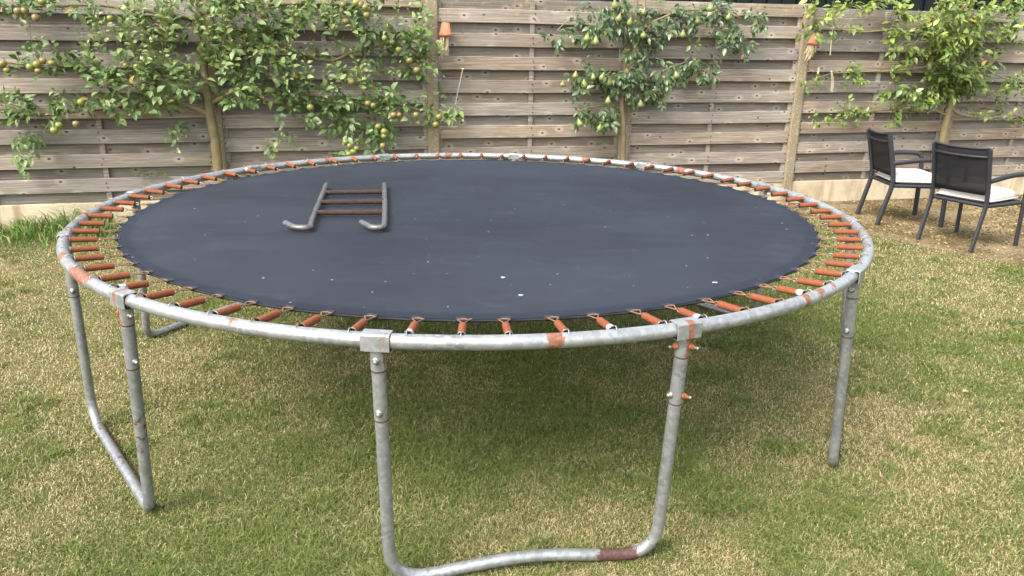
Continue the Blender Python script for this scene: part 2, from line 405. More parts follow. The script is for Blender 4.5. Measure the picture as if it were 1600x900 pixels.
for k in panel_ids:
    x0 = S0+SP*k+.035; x1 = S0+SP*(k+1)-.035; typeA = (k % 2 == 0)
    rows = ['F', 'R']*8+['F'] if typeA else ['R', 'F']*8+['R']
    tot = sum(FH if r == 'F' else RH for r in rows)
    bm = bmesh.new(); lay = bm.verts.layers.float.new('bid')
    z = HP+.004+tot; ztop = z
    for r in rows:
        h = FH if r == 'F' else RH; bid = random.random()+(2 if r == 'R' else 0)      # bid > 1.5: recessed board, shade of the recess deepened in its colour
        if r == 'F': board(bm, x0, x1, z-h-.002, z+.002, -.036, -.018, lay, bid, .006)
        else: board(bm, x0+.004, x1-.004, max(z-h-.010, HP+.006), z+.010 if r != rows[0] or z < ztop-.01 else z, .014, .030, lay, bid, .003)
        z -= h
    nl = bm.verts.layers.float.new('nail'); z = ztop
    for r in rows:                       # nail heads where the front boards cross the battens
        h = FH if r == 'F' else RH
        if r == 'F':
            for bx in (x0+.03, (x0+x1)/2, x1-.03):
                for fz in (.25, .75):
                    cx_, cz_ = bx+random.uniform(-.012, .012), z-h*fz+random.uniform(-.01, .01)
                    vs = [bm.verts.new((cx_+.0042*math.cos(q), -.0445, cz_+.0042*math.sin(q)*1.3)) for q in (0, 1.05, 2.1, 3.14, 4.19, 5.24)]
                    for v in vs: v[nl] = 1.0
                    f_ = bm.faces.new(vs); e_ = bmesh.ops.extrude_face_region(bm, geom=[f_]); bmesh.ops.translate(bm, vec=(0, .012, 0), verts=[v for v in e_['geom'] if isinstance(v, bmesh.types.BMVert)])
        z -= h
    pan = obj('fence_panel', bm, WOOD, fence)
    for bx in (x0+.03, (x0+x1)/2+random.uniform(-.01, .01), x1-.03):
        bm = bmesh.new(); lay = bm.verts.layers.float.new('bid'); bid = random.random()
        vs = box(bm, bx, -.002, HP+.012+(tot-.03)/2,   .042, .030, tot-.03, bev=.003)
        for v in bm.verts: v[lay] = bid
        # swap grain: the batten's grain runs vertically, its mesh is turned so local x is up
        me = obj('batten', bm, WOOD, pan)
    bm = bmesh.new(); box(bm, (x0+x1)/2, .0, (HP-.05)/2, x1-x0+.01, .05, HP+.05, bev=.006)
    obj('gravel_board', bm, CONC_PLATE, fence)
for k in range(-2, 7):
    x = S0+SP*k; h = 1.985
    bm = bmesh.new(); vs = box(bm, x, .0, h/2-.1, .105, .115, h+.2, bev=.012)
    r = bmesh.ops.subdivide_edges(bm, edges=[e for e in bm.edges if abs(e.verts[0].co.z-e.verts[1].co.z) > 1], cuts=40)
    for v in bm.verts: v.co += Vector((noise.noise(v.co*9)*.004, noise.noise(v.co*9+Vector((5, 0, 0)))*.004, 0))
    obj('concrete_post', bm, CONC_POST, fence)

# dark shed beyond the fence
sh = empty('garden_shed', fpt(5.6, -2.6), FY)
tag(sh, 'dark green shed standing beyond the fence top at the right', 'shed')
bm = bmesh.new(); box(bm, 0, 0, 1.25, 8.6, 2.4, 2.5)
for i in range(44): box(bm, -4.3+.1+i*.195, -1.212, 1.25, .03, .03, 2.5)
obj('wall', bm, SHED, sh)
bm = bmesh.new()
P = [(-4.6, -1.75, 2.45), (4.6, -1.75, 2.45), (4.6, 0, 3.1), (-4.6, 0, 3.1), (-4.6, 1.75, 2.45), (4.6, 1.75, 2.45)]
for dz in (0, .08): pass
V = [bm.verts.new(p) for p in P]+[bm.verts.new((p[0], p[1], p[2]+.09)) for p in P]
for q in ((0, 1, 2, 3), (3, 2, 5, 4), (6, 7, 8, 9), (9, 8, 11, 10), (0, 1, 7, 6), (4, 5, 11, 10), (0, 3, 9, 6), (3, 4, 10, 9), (1, 2, 8, 7), (2, 5, 11, 8)): bm.faces.new([V[i] for i in q])
obj('roof', bm, SHED, sh)

# ================================================================ TRAMPOLINE
TC = Vector((-.1801, 3.5885, 0)); TR = 1.7235; TH = .8306; TUBE = .021; MATR = 1.547
tramp = empty('trampoline', TC)
tag(tramp, 'big round trampoline with black mat, rusty springs and galvanised legs on the lawn', 'trampoline')
ANG = [-125.3, -95.85, -67.2, -36.7, -7.2, 22.8, 53.6, 84.0, 114.0, 144.0, 174.3, 204.2]
def pol(a, r, z): return Vector((r*math.cos(R(a)), r*math.sin(R(a)), z))
def px_ang(px, py, z=TH):
    p = atz(px, py, z)-TC; return math.degrees(math.atan2(p.y, p.x))
# rust spots on the rim: (pixel, half length deg, weight)
SPOTS = [((132, 433), 3.3, .95), ((104, 405), 1.5, .7), ((98, 372), 2.2, .8), ((372, 507), .35, .8), ((868, 535), .7, 1.0), ((1245, 468), .5, 1.0), ((1272, 462), 1.1, .56), ((1292, 453), .8, .56),
         ((135, 340), 3, .75), ((1360, 375), .4, .7), ((703, 246), 1.0, 1.1), ((913, 251), 1.0, 1.1), ((1060, 268), 1.5, 1.0), ((330, 275), 1.5, .6), ((1085, 512), 1.0, .6), ((195, 468), 1.5, .6), ((520, 255), 1.2, .9), ((410, 514), .3, .4)]
SP_A = [(px_ang(*p), w_, s) for p, w_, s in SPOTS]
def rust_at(a):
    v = 0
    for c, w_, s in SP_A:
        d = abs((a-c+180) % 360-180); v = max(v, s*max(0, 1.25-d/w_*.75) if d < w_*1.67 else 0)
    return min(v, 1.0)
def seg_tube(a0, a1):
    bm = bmesh.new(); lay = bm.verts.layers.float.new('rust'); n = 48
    rings = tube(bm, [pol(a0+(a1-a0)*i/n, TR, TH) for i in range(n+1)], TUBE, 20)
    for i, rg in enumerate(rings):
        a = a0+(a1-a0)*i/n; v = rust_at(a)
        for k, vv in enumerate(rg):
            vv[lay] = v*(1.0 if v > .85 else (.55+.45*math.cos(2*math.pi*k/20-.6)))+.03
    return bm
for i, a in enumerate(ANG):
    b = ANG[(i+1) % 12]
    if b < a: b += 360
    obj('rim_tube', seg_tube(a, b), GALV, tramp)
# brackets (T sleeves)
bolt_bm = bmesh.new()
lathe(bolt_bm, [(0, .013), (.004, .013), (.0055, .0115), (.0065, .009), (.0065, .003), (.011, .0025), (.011, 0), (0, 0)], 12)
bolt_me = bpy.data.meshes.new('bolt'); bolt_bm.to_mesh(bolt_me); bolt_bm.free(); bolt_me.materials.append(ZINC)
bolt_r = bolt_me.copy(); bolt_r.materials[0] = BOLTRUST
lb = bmesh.new(); tube(lb, [(0, 0, 0), (0, 0, .021)], .0042, 10); lathe(lb, [(0, .012), (.0085, .012), (.0085, .004), (.011, .003), (.011, 0), (0, 0)], 6); lathe(lb, [(0, .026), (.0056, .026), (.0056, .020), (0, .020)], 8, mi=1)
long_r = bpy.data.meshes.new('bolt'); lb.to_mesh(long_r); lb.free(); long_r.materials.append(BOLTRUST); long_r.materials.append(ZINC)
def put_bolt(parent, pos, nrm, me):
    o = link('bolt', me, parent); o.location = pos; o.rotation_euler = Vector(nrm).to_track_quat('Z', 'Y').to_euler()
RUSTY_LEGS = {0: long_r, 2: long_r}
def legdir(i, r=1.672):
    return pol(FOOT[i][0], FOOT[i][1], 0)
FOOT = {0: (-128.9, 1.695), 1: (-96.0, 1.672), 2: (-66.6, 1.648), 3: (-33.3, 1.735), 4: (-9.0, 1.785), 5: (22.8, 1.79), 6: (53.6, 1.69), 7: (84, 1.69), 8: (114, 1.69), 9: (146, 1.72), 10: (171.0, 1.84), 11: (203.0, 1.735)}
for i, a in enumerate(ANG):
    M = Matrix.Translation(pol(a, TR, TH)) @ Matrix.Rotation(R(a), 4, 'Z')
    bm = bmesh.new(); lay = bm.verts.layers.float.new('rust')
    # box saddle with a bevelled rim, hugging the tube (local x radial, y tangential)
    sb_ = .97 if i in (0, 1, 2, 3) else .90
    prof = [(-.0245, -.018), (-.0245, .018), (-.019, .0245), (.020, .0245), (.0255, .020), (.0265, -.0235), (.016, -.0265), (-.016, -.0265)]
    prof = [(x*sb_, z*sb_) for x, z in prof]
    L = .040*sb_
    A = [bm.verts.new((x, -L, z)) for x, z in prof]; B = [bm.verts.new((x, L, z)) for x, z in prof]; n = len(prof)
    A2 = [bm.verts.new((x*.9, -L-.001, z*.9)) for x, z in prof]; B2 = [bm.verts.new((x*.9, L+.001, z*.9)) for x, z in prof]
    for k in range(n):
        k2 = (k+1) % n
        bm.faces.new((A[k], A[k2], B[k2], B[k])); bm.faces.new((A[k], A2[k], A2[k2], A[k2])); bm.faces.new((B[k], B[k2], B2[k2], B2[k]))
    foot = pol(FOOT[i][0], FOOT[i][1], .02); loc = M.inverted() @ foot; dn = loc.normalized()
    tube(bm, [dn*.020, dn*.050, dn*.080, dn*.084], .0212, 20)
    bmesh.ops.subdivide_edges(bm, edges=[e for e in bm.edges if e.calc_length() > .015], cuts=5, use_grid_fill=True)
    for v in bm.verts:
        q = v.co
        rv = 0
        if i in (2,): rv = .95*max(0, 1-abs(q.y-.006)/.024) if q.x > -.005 else 0
        elif i == 1: rv = .8*max(0, 1-abs(q.y-.022)/.013) if q.x > 0 else 0
        elif i == 0: rv = .9*max(0, 1-abs(q.y+.012)/.018)
        elif i == 3: rv = .1
        v[lay] = rv
    br = obj('leg_bracket', bm, GALV, tramp); br.matrix_local = M
    rad = Vector((1, 0, 0)); tg = Vector((0, 1, 0))
    if i == 1: side = [(rad, bolt_me)]
    elif i == 2: side = [((rad*.75+tg*.6).normalized(), long_r), ((-tg), long_r)]
    elif i == 0: side = [((rad*.5-tg).normalized(), bolt_r), (tg, bolt_me)]
    else: side = [(tg, bolt_me), (-tg, bolt_me)]
    for d, me in side:
        d = (d-dn*d.dot(dn)).normalized(); put_bolt(br, dn*.052+d*.0205, d, me)
# U shaped leg frames
def leg_frame(i, j):
    ta, tb = pol(ANG[i], TR, TH), pol(ANG[j], TR, TH)
    fa, fb = pol(FOOT[i][0], FOOT[i][1], .019), pol(FOOT[j][0], FOOT[j][1], .019)
    mid = (fa+fb)/2*(.99 if i == 1 else 1); mid.z = .055 if i == 1 else .026
    sa = ta+(fa-ta)*.28; sb = tb+(fb-tb)*.28      # seam between extension and U
    path = fillet([sa, fa, mid, fb, sb], [0, .06 if i == 3 else .13, .12, .06 if j in (0, 10) else .13, 0], 10)
    path = resample(path, .02)
    bm = bmesh.new(); lay = bm.verts.layers.float.new('rust')
    rings = tube(bm, path, .0190, 20); N = len(rings)
    for k, rg in enumerate(rings):
        c = path[k]; hb = min((c-fa).length, (c-fb).length)
        rr = .95*min(1, max(0, 1.6-abs(hb-.13)/.06)) if c.z < .085 else 0
        rr *= 1.0 if (i in (1,) and (c-fb).length < .3) else .45
        if i == 11 and .25 < (c-fb).length < .42: rr = .45
        for vv in rg: vv[lay] = rr
    fr = obj('leg_frame', bm, GALV_LEG, tramp)
    for t0, f0, q in ((ta, fa, i), (tb, fb, j)):
        bm = bmesh.new(); lay = bm.verts.layers.float.new('rust'); d = (f0-t0).normalized()
        a = t0+d*.0845; b = t0+(f0-t0)*.2985
        pts_ = [a, a+d*.004, a+d*.007]+resample([a+d*.03, b-d*.03], .03)+[b-d*.006, b-d*.0035, b]
        rg = tube(bm, pts_, [.0196, .0200]+[.0200]*(len(pts_)-4)+[.0200, .0205], 20)
        for q_, amt in ((0, 1.3), (1, 1.0), (len(rg)-1, 1.4), (len(rg)-2, 1.1)):
            for vv in rg[q_]: vv[lay] = amt
        ex = obj('leg_extension', bm, GALV_LEG, fr)
        radv = Vector((t0.x, t0.y, 0)).normalized(); tgv = Vector((-radv.y, radv.x, 0))
        if q == 1: side = [(radv, bolt_me)]
        elif q == 2: side = [((radv*.75+tgv*.6), long_r), (-tgv, bolt_me)]
        elif q == 0: side = [(-tgv, long_r), (tgv, bolt_me)]
        else: side = [(tgv, bolt_me), (-tgv, bolt_me)]
        for dd, me in side:
            dd = (dd-d*dd.dot(d)).normalized(); put_bolt(ex, b-d*.03+dd*.0195, dd, me)
    return fr
for i, j in ((1, 2), (11, 0), (3, 4), (5, 6), (7, 8), (9, 10)): leg_frame(i, j)
# springs: mesh along local +x (radial), rotated about the centre
def spring_bm(tilt=0.0):
    bm = bmesh.new(); n = 30; x0, x1 = 1.609, 1.699; pts = []; rs = []
    r0 = .0114
    for k in range(n*2+1):
        t = k/(n*2); pts.append((x1+(x0-x1)*t, 0, TH+.010-.006*t)); rs.append(r0-(.0013 if k % 2 else 0))
    tube(bm, pts, rs, 14, caps=False, mi=0)
    tube(bm, [(x1+.0003, 0, TH+.0102), (x1-.02, 0, TH+.009)], .0088, 14, caps=False, mi=2)   # hollow inside
    tube(bm, [(x0, 0, TH+.004), (x0+.006, 0, TH+.004)], [.0088, .004], 12, caps=True, mi=2)
    tube(bm, [(x1+.0006, .0112*math.cos(q*math.pi/8), TH+.010+.0112*math.sin(q*math.pi/8)) for q in range(17)], .0013, 6, mi=1)   # last bare coil
    # hook over the rim
    tube(bm, fillet([(x1-.012, 0, TH+.012), (x1+.004, 0, TH+.020), (x1+.018, 0, TH+.030), (x1+.030, 0, TH+.022), (x1+.030, 0, TH+.012)], .02, 5), .0019, 6, mi=1)
    # inner hook eye
    tube(bm, [(x0+.003, 0, TH+.004+.0), (x0-.006, .0, TH+.008), (x0-.014, .0, TH+.009), (x0-.020, 0, TH+.004), (x0-.017, 0, TH-.002), (x0-.008, 0, TH-.002)], .0019, 6, mi=1)
    return bm
def ring_bm():
    bm = bmesh.new(); h = TH+.002
    p = [(1.594, 0, h+.003), (1.587, .0, h+.0), (1.552, .017, h-.001), (1.546, .0, h-.001), (1.552, -.017, h-.001), (1.587, -.0005, h), (1.594, 0, h+.003)]
    tube(bm, p, .0021, 6)
    return bm
SPR = []
for nm, mats in (('a', [RUST, WIRE, STITCH]), ('b', [RUSTZ, ZINC, STITCH]), ('c', [RUST, ZINC, STITCH])):
    me = bpy.data.meshes.new('spring'); b_ = spring_bm(); b_.to_mesh(me); b_.free()
    for m in mats: me.materials.append(m)
    SPR.append(me)
rme = bpy.data.meshes.new('triangle_ring'); b_ = ring_bm(); b_.to_mesh(rme); b_.free(); rme.materials.append(WIRE)
SA = []
for i, a in enumerate(ANG):
    b = ANG[(i+1) % 12]
    if b < a: b += 360
    for k in range(6): SA.append(a+(b-a)*(k+.5)/6)
half = {int(np.argmin([abs((s-px_ang(x, y)+180) % 360-180) for s in SA])) for x, y in ((1096, 500), (958, 530), (625, 525), (1240, 460), (225, 450), (400, 265), (789, 247))}
for k, a in enumerate(SA):
    me = SPR[1] if k in half else (SPR[2] if random.random() < .45 else SPR[0])
    o = link('spring', me, tramp); o.rotation_euler = (0, 0, R(a+random.uniform(-.35, .35)))
    r_ = link('triangle_ring', rme, o)
# mat
def m_mat():
    t = NT('woven_mat'); v = t.coord('Object'); sx = t.n('ShaderNodeSeparateXYZ'); t.l(v, sx.inputs[0])
    rad = t.math('SQRT', t.math('ADD', t.math('MULTIPLY', sx.outputs[0], sx.outputs[0]), t.math('MULTIPLY', sx.outputs[1], sx.outputs[1])))
    c = t.mix(t.ramp(t.noise(v, 1.1, 5, .6), [(.35, 0.), (.65, 1.)]), (.007, .0105, .020), (.015, .021, .035))
    st = t.noise(t.coord('Object', (1.2, 16, 1)), 1.5, 5, .65)
    c = t.mix(t.math('MULTIPLY', t.ramp(st, [(.45, 0.), (.8, 1.)]), .2), c, (.040, .044, .054))
    c = t.mix(t.ramp(t.noise(v, 7, 6, .7, .6), [(.58, 0.), (.85, .35)]), c, (.07, .075, .085))
    vo = t.n('ShaderNodeTexVoronoi'); vo.voronoi_dimensions = '2D'; vo.inputs['Scale'].default_value = 8.5; t.l(v, vo.inputs['Vector']); sc = t.n('ShaderNodeSeparateColor'); t.l(vo.outputs['Color'], sc.inputs[0])
    thr = t.math('MULTIPLY', t.math('POWER', sc.outputs[1], 2.2), .040)
    spk = t.math('MULTIPLY', t.math('LESS_THAN', vo.outputs['Distance'], thr), t.math('GREATER_THAN', sc.outputs[0], .42))
    c = t.mix(t.math('MULTIPLY', spk, .7), c, (.28, .29, .29))
    hem = t.ramp(rad, [(0, 0.), (1, 0.)])
    wv = t.math('ADD', t.math('MULTIPLY', rad, 420.0), t.math('MULTIPLY', t.noise(v, 22, 2), 3.0))
    line = t.math('MULTIPLY', t.math('GREATER_THAN', t.math('SINE', wv), .45), t.math('GREATER_THAN', rad, 1.482))
    c = t.mix(t.math('MULTIPLY', line, .5), c, (.006, .007, .009))
    t.base(c, t.math('ADD', .74, t.math('MULTIPLY', t.noise(v, 5, 4), .16)), 0, .22)
    bh = t.math('ADD', t.math('MULTIPLY', t.noise(v, 500, 2), .3), t.math('ADD', t.noise(v, 3.0, 3), t.math('MULTIPLY', line, -.06)))
    t.bump(bh, .12, .02)
    tr = t.n('ShaderNodeBsdfTranslucent'); tr.inputs['Color'].default_value = (.8, .8, .8, 1); mx = t.n('ShaderNodeMixShader'); mx.inputs[0].default_value = .13      # light seeps through the weave
    t.l(t.p.outputs[0], mx.inputs[1]); t.l(tr.outputs[0], mx.inputs[2]); t.l(mx.outputs[0], t.out.inputs[0]); return t.m
MATM = m_mat()
bm = bmesh.new(); n = 72*6; rings = []
radii = [0, .25, .5, .75, 1.0, 1.2, 1.35, 1.44, 1.49, 1.52, 1.0]
edge = []
for k in range(n):
    a = SA[k//6]+((SA[(k//6+1) % 72]-SA[k//6]) % 360)*(k % 6)/6; f = (k % 6)/6
    edge.append((a, MATR-.013*math.sin(math.pi*f)**1.0+random.uniform(-.001, .001), .0))
c0 = bm.verts.new((0, 0, TH-.004))
prev = None
for ri, rr in enumerate([.25, .5, .75, 1.0, 1.2, 1.35, 1.44, 1.49, 1.525, None]):
    ring = []
    for k in range(n):
        a, re, _ = edge[k]; r = re if rr is None else rr
        f = (k % 6)/6
        wz = (.0035*math.sin(math.pi*f)*(-1))*max(0, (r-1.35)/.2) + .0025*noise.noise(Vector((a*.4, r*9, 0)))*(1 if r > 1.3 else .3)
        ring.append(bm.verts.new(pol(a, r, TH-.004*(1-(r/1.55)**2)*1+wz)))
    if prev is None:
        for k in range(n): bm.faces.new((c0, ring[k], ring[(k+1) % n]))
    else:
        for k in range(n): bm.faces.new((prev[k], ring[k], ring[(k+1) % n], prev[(k+1) % n]))
    prev = ring
mat_o = obj('jumping_mat', bm, MATM, tramp, smooth=True)
bm = bmesh.new(); prev = None; first = None
for k in range(n+1):
    a, re, _ = edge[k % n]; f = (k % 6)/6
    z = TH-.0035*math.sin(math.pi*f)*.9
    sec = [pol(a, re+.002, z-.001), pol(a, re+.003, z-.006), pol(a, re-.001, z-.011), pol(a, re-.045, z-.010), pol(a, re-.045, z-.006)]
    ring = [bm.verts.new(p) for p in sec]
    if prev:
        for q in range(4): bm.faces.new((prev[q], ring[q], ring[q+1], prev[q+1]))
    prev = ring
for a in SA:
    vs = box(bm, 1.541, 0, TH-.001, .026, .030, .004)
    bmesh.ops.rotate(bm, verts=vs, cent=(0, 0, 0), matrix=Matrix.Rotation(R(a), 3, 'Z'))
obj('hem', bm, STITCH, mat_o, smooth=False)

# ---------------------------------------------------------------- ladder lying on the mat
lz = TH+.004+.0135
lad = empty('access_ladder', atz(545, 320, TH+.004))
tag(lad, 'small grey hooked ladder with three rusty rungs lying on the trampoline mat', 'ladder')
LO = lad.location
def L(p, dz=0): return atz(p[0], p[1], lz)-LO+Vector((0, 0, dz))
railL = [(510, 288.5), (498, 318), (487, 345), (482, 352), (472, 355), (458, 354), (446, 350)]
railR = [(600.5, 288), (601.5, 318), (601, 346), (599, 353), (591, 355), (578, 354), (565, 349)]
for rail in (railL, railR):
    pts = [L(p) for p in rail]
    pp = fillet([pts[0], pts[1], pts[2], L((rail[2][0]-2, 356)), L((rail[5][0]+3, 356)), pts[6]+Vector((0, 0, .004))], [0, .05, .05, .07, .06, 0], 8)
    bm = bmesh.new(); tube(bm, pp, .0128, 14); obj('side_rail', bm, GALV_OLD, lad)
for a, b in (((506, 301), (600.5, 299.5)), ((499.5, 316), (601, 315)), ((493, 332.5), (601, 331.5))):
    bm = bmesh.new(); pa, pb = L(a), L(b); tube(bm, resample([pa, pb], .02), .0120, 12)
    for v in bm.verts: v.co += Vector((0, 0, noise.noise(v.co*60)*.0012))
    obj('rung', bm, RUNG, lad)

# scraps on the mat
SCR = m_simple('pale_scrap', (.28, .275, .25), .8, 0, .2, 80, .2)
for px, py, lab in ((813, 463, 'pale curled scrap on the mat close to the front hem'), (785, 435, 'thin white flake lying near the middle front of the mat'), (1117, 443, 'white flake on the mat at its right front edge')):
    bm = bmesh.new(); a = random.random()*6
    vs = [bm.verts.new((math.cos(a+q*1.05)*.010*random.uniform(.5, 1.1), math.sin(a+q*1.05)*.006*random.uniform(.6, 1.2), .001+.003*(q % 2))) for q in range(6)]
    top = bm.faces.new(vs); r_ = bmesh.ops.extrude_face_region(bm, geom=[top]); bmesh.ops.translate(bm, vec=(0, 0, .0015), verts=[v for v in r_['geom'] if isinstance(v, bmesh.types.BMVert)])
    tag(obj('leaf_scrap', bm, SCR, loc=atz(px, py, TH+.001)), lab, 'scrap', 'scraps on the mat')

# ================================================================ CHAIRS
def make_chair():
    c = empty('garden_chair')
    def bar(name, pts, r, rad=.05, flat=1.0, parent=c, up=None, mat=DARKM):
        bm = bmesh.new(); tube(bm, fillet(pts, rad, 8), r, 12, sx=flat, up=up); return obj(name, bm, mat, parent)
    for s in (1, -1):
        # rear leg and upright in one bent bar; front leg bending into the armrest
        y = .235*s
        bar('rear_leg', [(-.30, y, 0), (-.215, y, .40), (-.235, y, .55), (-.315, y, .865)], .0235, .12, .62, up=Vector((0, 1, 0)))
        bar('front_leg', [(.275, .262*s, 0), (.262, .262*s, .38), (.255, .262*s, .50)], .0235, .1, .62, up=Vector((0, 1, 0)))
        bar('armrest', [(.255, .262*s, .492), (.245, .265*s, .635), (.02, .272*s, .645), (-.245, .243*s, .60)], .0225, [0, .11, .15, 0], .62, up=Vector((0, 1, 0)))
        bar('side_rail', [(-.205, .225*s, .385), (.258, .25*s, .388)], .019, .05)
    bar('front_rail', [(.245, -.25, .388), (.245, .25, .388)], .015)
    bar('rear_rail', [(-.205, -.23, .387), (-.205, .23, .387)], .015)
    bar('back_bar', [(-.292, -.232, .80), (-.325, -.12, .795), (-.332, 0, .793), (-.325, .12, .795), (-.292, .232, .80)], .0125, .06)
    # sling back, slightly hollowed, wraps a top bar
    bm = bmesh.new(); nx, nz = 10, 8; g_ = []
    for i in range(nx+1):
        u = -1+2*i/nx; col_ = []
        for j in range(nz+1):
            t = j/nz; z = .475+.395*t; x = -.222-.092*t-.030*(1-u*u)*(.4+.6*t); col_.append(bm.verts.new((x, u*.226, z-.012*(1-u*u)*t)))
        g_.append(col_)
    for i in range(nx):
        for j in range(nz): bm.faces.new((g_[i][j], g_[i+1][j], g_[i+1][j+1], g_[i][j+1]))
    bk = obj('backrest', bm, TEXT, c, smooth=True); md = bk.modifiers.new('thick', 'SOLIDIFY'); md.thickness = .003
    bm = bmesh.new(); tube(bm, [(-.314-.03*(1-u*u), u*.232, .872-.012*(1-u*u)) for u in [-1+.2*i for i in range(11)]], .009, 10); obj('top_bar', bm, DARKM, bk)
    bm = bmesh.new(); box(bm, .022, 0, .398, .46, .47, .006, bev=.002); obj('seat', bm, DARKM, c)
    return c
def make_cushion(squash=1.0, seed=0):
    bm = bmesh.new(); n = 18; top = []; bot = []
    for i in range(n+1):
        u = -1+2*i/n; a = []; b = []
        for j in range(n+1):
            v = -1+2*j/n; e = max(abs(u), abs(v)); h = (max(0, 1-abs(u)**7)*max(0, 1-abs(v)**7))**.45
            cr = 1-.03*(abs(u*v))**2
            x, y = u*.225*cr, v*.235*cr; wob = noise.noise(Vector((x*7, y*7, seed)))*.006
            a.append(bm.verts.new((x, y, .026+.036*h*squash+wob*h))); b.append(bm.verts.new((x, y, .026-.024*h)) if e < 1 else a[-1])
        top.append(a); bot.append(b)
    for i in range(n):
        for j in range(n):
            bm.faces.new((top[i][j], top[i+1][j], top[i+1][j+1], top[i][j+1])); bm.faces.new((bot[i][j], bot[i][j+1], bot[i+1][j+1], bot[i+1][j]))
    # piping
    pp = []
    for k in range(41):
        a = k/40*2*math.pi; s_ = 1/max(abs(math.cos(a)), abs(math.sin(a))); u, v = math.cos(a)*s_, math.sin(a)*s_; cr = 1-.03*abs(u*v)**2; pp.append((u*.225*cr, v*.235*cr, .026))
    tube(bm, pp, .004, 6)
    return bm
ch1 = make_chair(); ch1.scale = (1, 1, .965); ch1.location = (3.715, 7.20, .004); ch1.rotation_euler.z = R(-2)
tag(ch1, 'dark metal garden armchair nearest the fence, its back to the trampoline', 'chair', 'garden chairs on the soil bed')
ch2 = copy_tree(ch1); ch2.location = (3.90, 6.375, .004); ch2.rotation_euler.z = R(28)
tag(ch2, 'dark metal garden armchair in front at the right, nearer to the lawn edge', 'chair', 'garden chairs on the soil bed')
for ch, lab, sd in ((ch1, 'off white seat cushion on the chair nearest the fence', 1), (ch2, 'off white seat cushion on the chair nearer the lawn', 4)):
    cu = obj('seat_cushion', make_cushion(1.9, sd), CUSH, smooth=True)
    a = ch.rotation_euler.z; cu.location = ch.location+Vector((math.cos(a)*.025, math.sin(a)*.025, .385)); cu.rotation_euler.z = a+R(2*sd-4)
    tag(cu, lab, 'cushion', 'seat cushions')

# ================================================================ FRUIT TREES ON THE FENCE
class Leaves:
    def __init__(s): s.V = []; s.F = []; s.C = []; s.n = 0
    def leaf(s, base, d, nrm, L, W, col, curl=.25, fold=.25):
        d = d.normalized(); nrm = (nrm-d*nrm.dot(d)); nrm = nrm.normalized() if nrm.length > 1e-4 else d.orthogonal().normalized(); b = d.cross(nrm)
        st = [(0, 0), (.12, .12), (.32, .44), (.55, .5), (.8, .28), (1, 0)]
        vs = []
        for t, w_ in st:
            ctr = base + d*(L*(t-.15*curl*t*t)) - nrm*(L*curl*t*t)
            if w_ == 0: vs.append(ctr); continue
            vs.append(ctr + b*(W*w_) + nrm*(W*fold*w_)); vs.append(ctr); vs.append(ctr - b*(W*w_) + nrm*(W*fold*w_))
        o = s.n; s.V += vs; s.n += len(vs)
        # 0 base; 1..3 ; 4..6 ; 7..9 ; 10..12 ; 13 tip
        f = [(0, 1, 2), (0, 2, 3), (13, 11, 10), (13, 12, 11)]
        q = []
        for k in (1, 4, 7): q += [(k, k+3, k+4, k+1), (k+1, k+4, k+5, k+2)]
        s.F += [tuple(i+o for i in ff) for ff in f+q]
        s.C += [col]*len(vs)
    def build(s, name, mat, parent):
        me = bpy.data.meshes.new(name); me.from_pydata([tuple(v) for v in s.V], [], s.F)
        ca = me.color_attributes.new('Col', 'FLOAT_COLOR', 'POINT'); c4 = np.ones((len(s.V), 4), dtype=np.float32); c4[:, :3] = np.array(s.C); ca.data.foreach_set('color', c4.ravel())
        me.polygons.foreach_set('use_smooth', [True]*len(me.polygons)); me.materials.append(mat)
        o = link(name, me, parent); return o
def rnd(a, b): return random.uniform(a, b)
def lerp3(a, b, t): return tuple(x+(y-x)*t for x, y in zip(a, b))
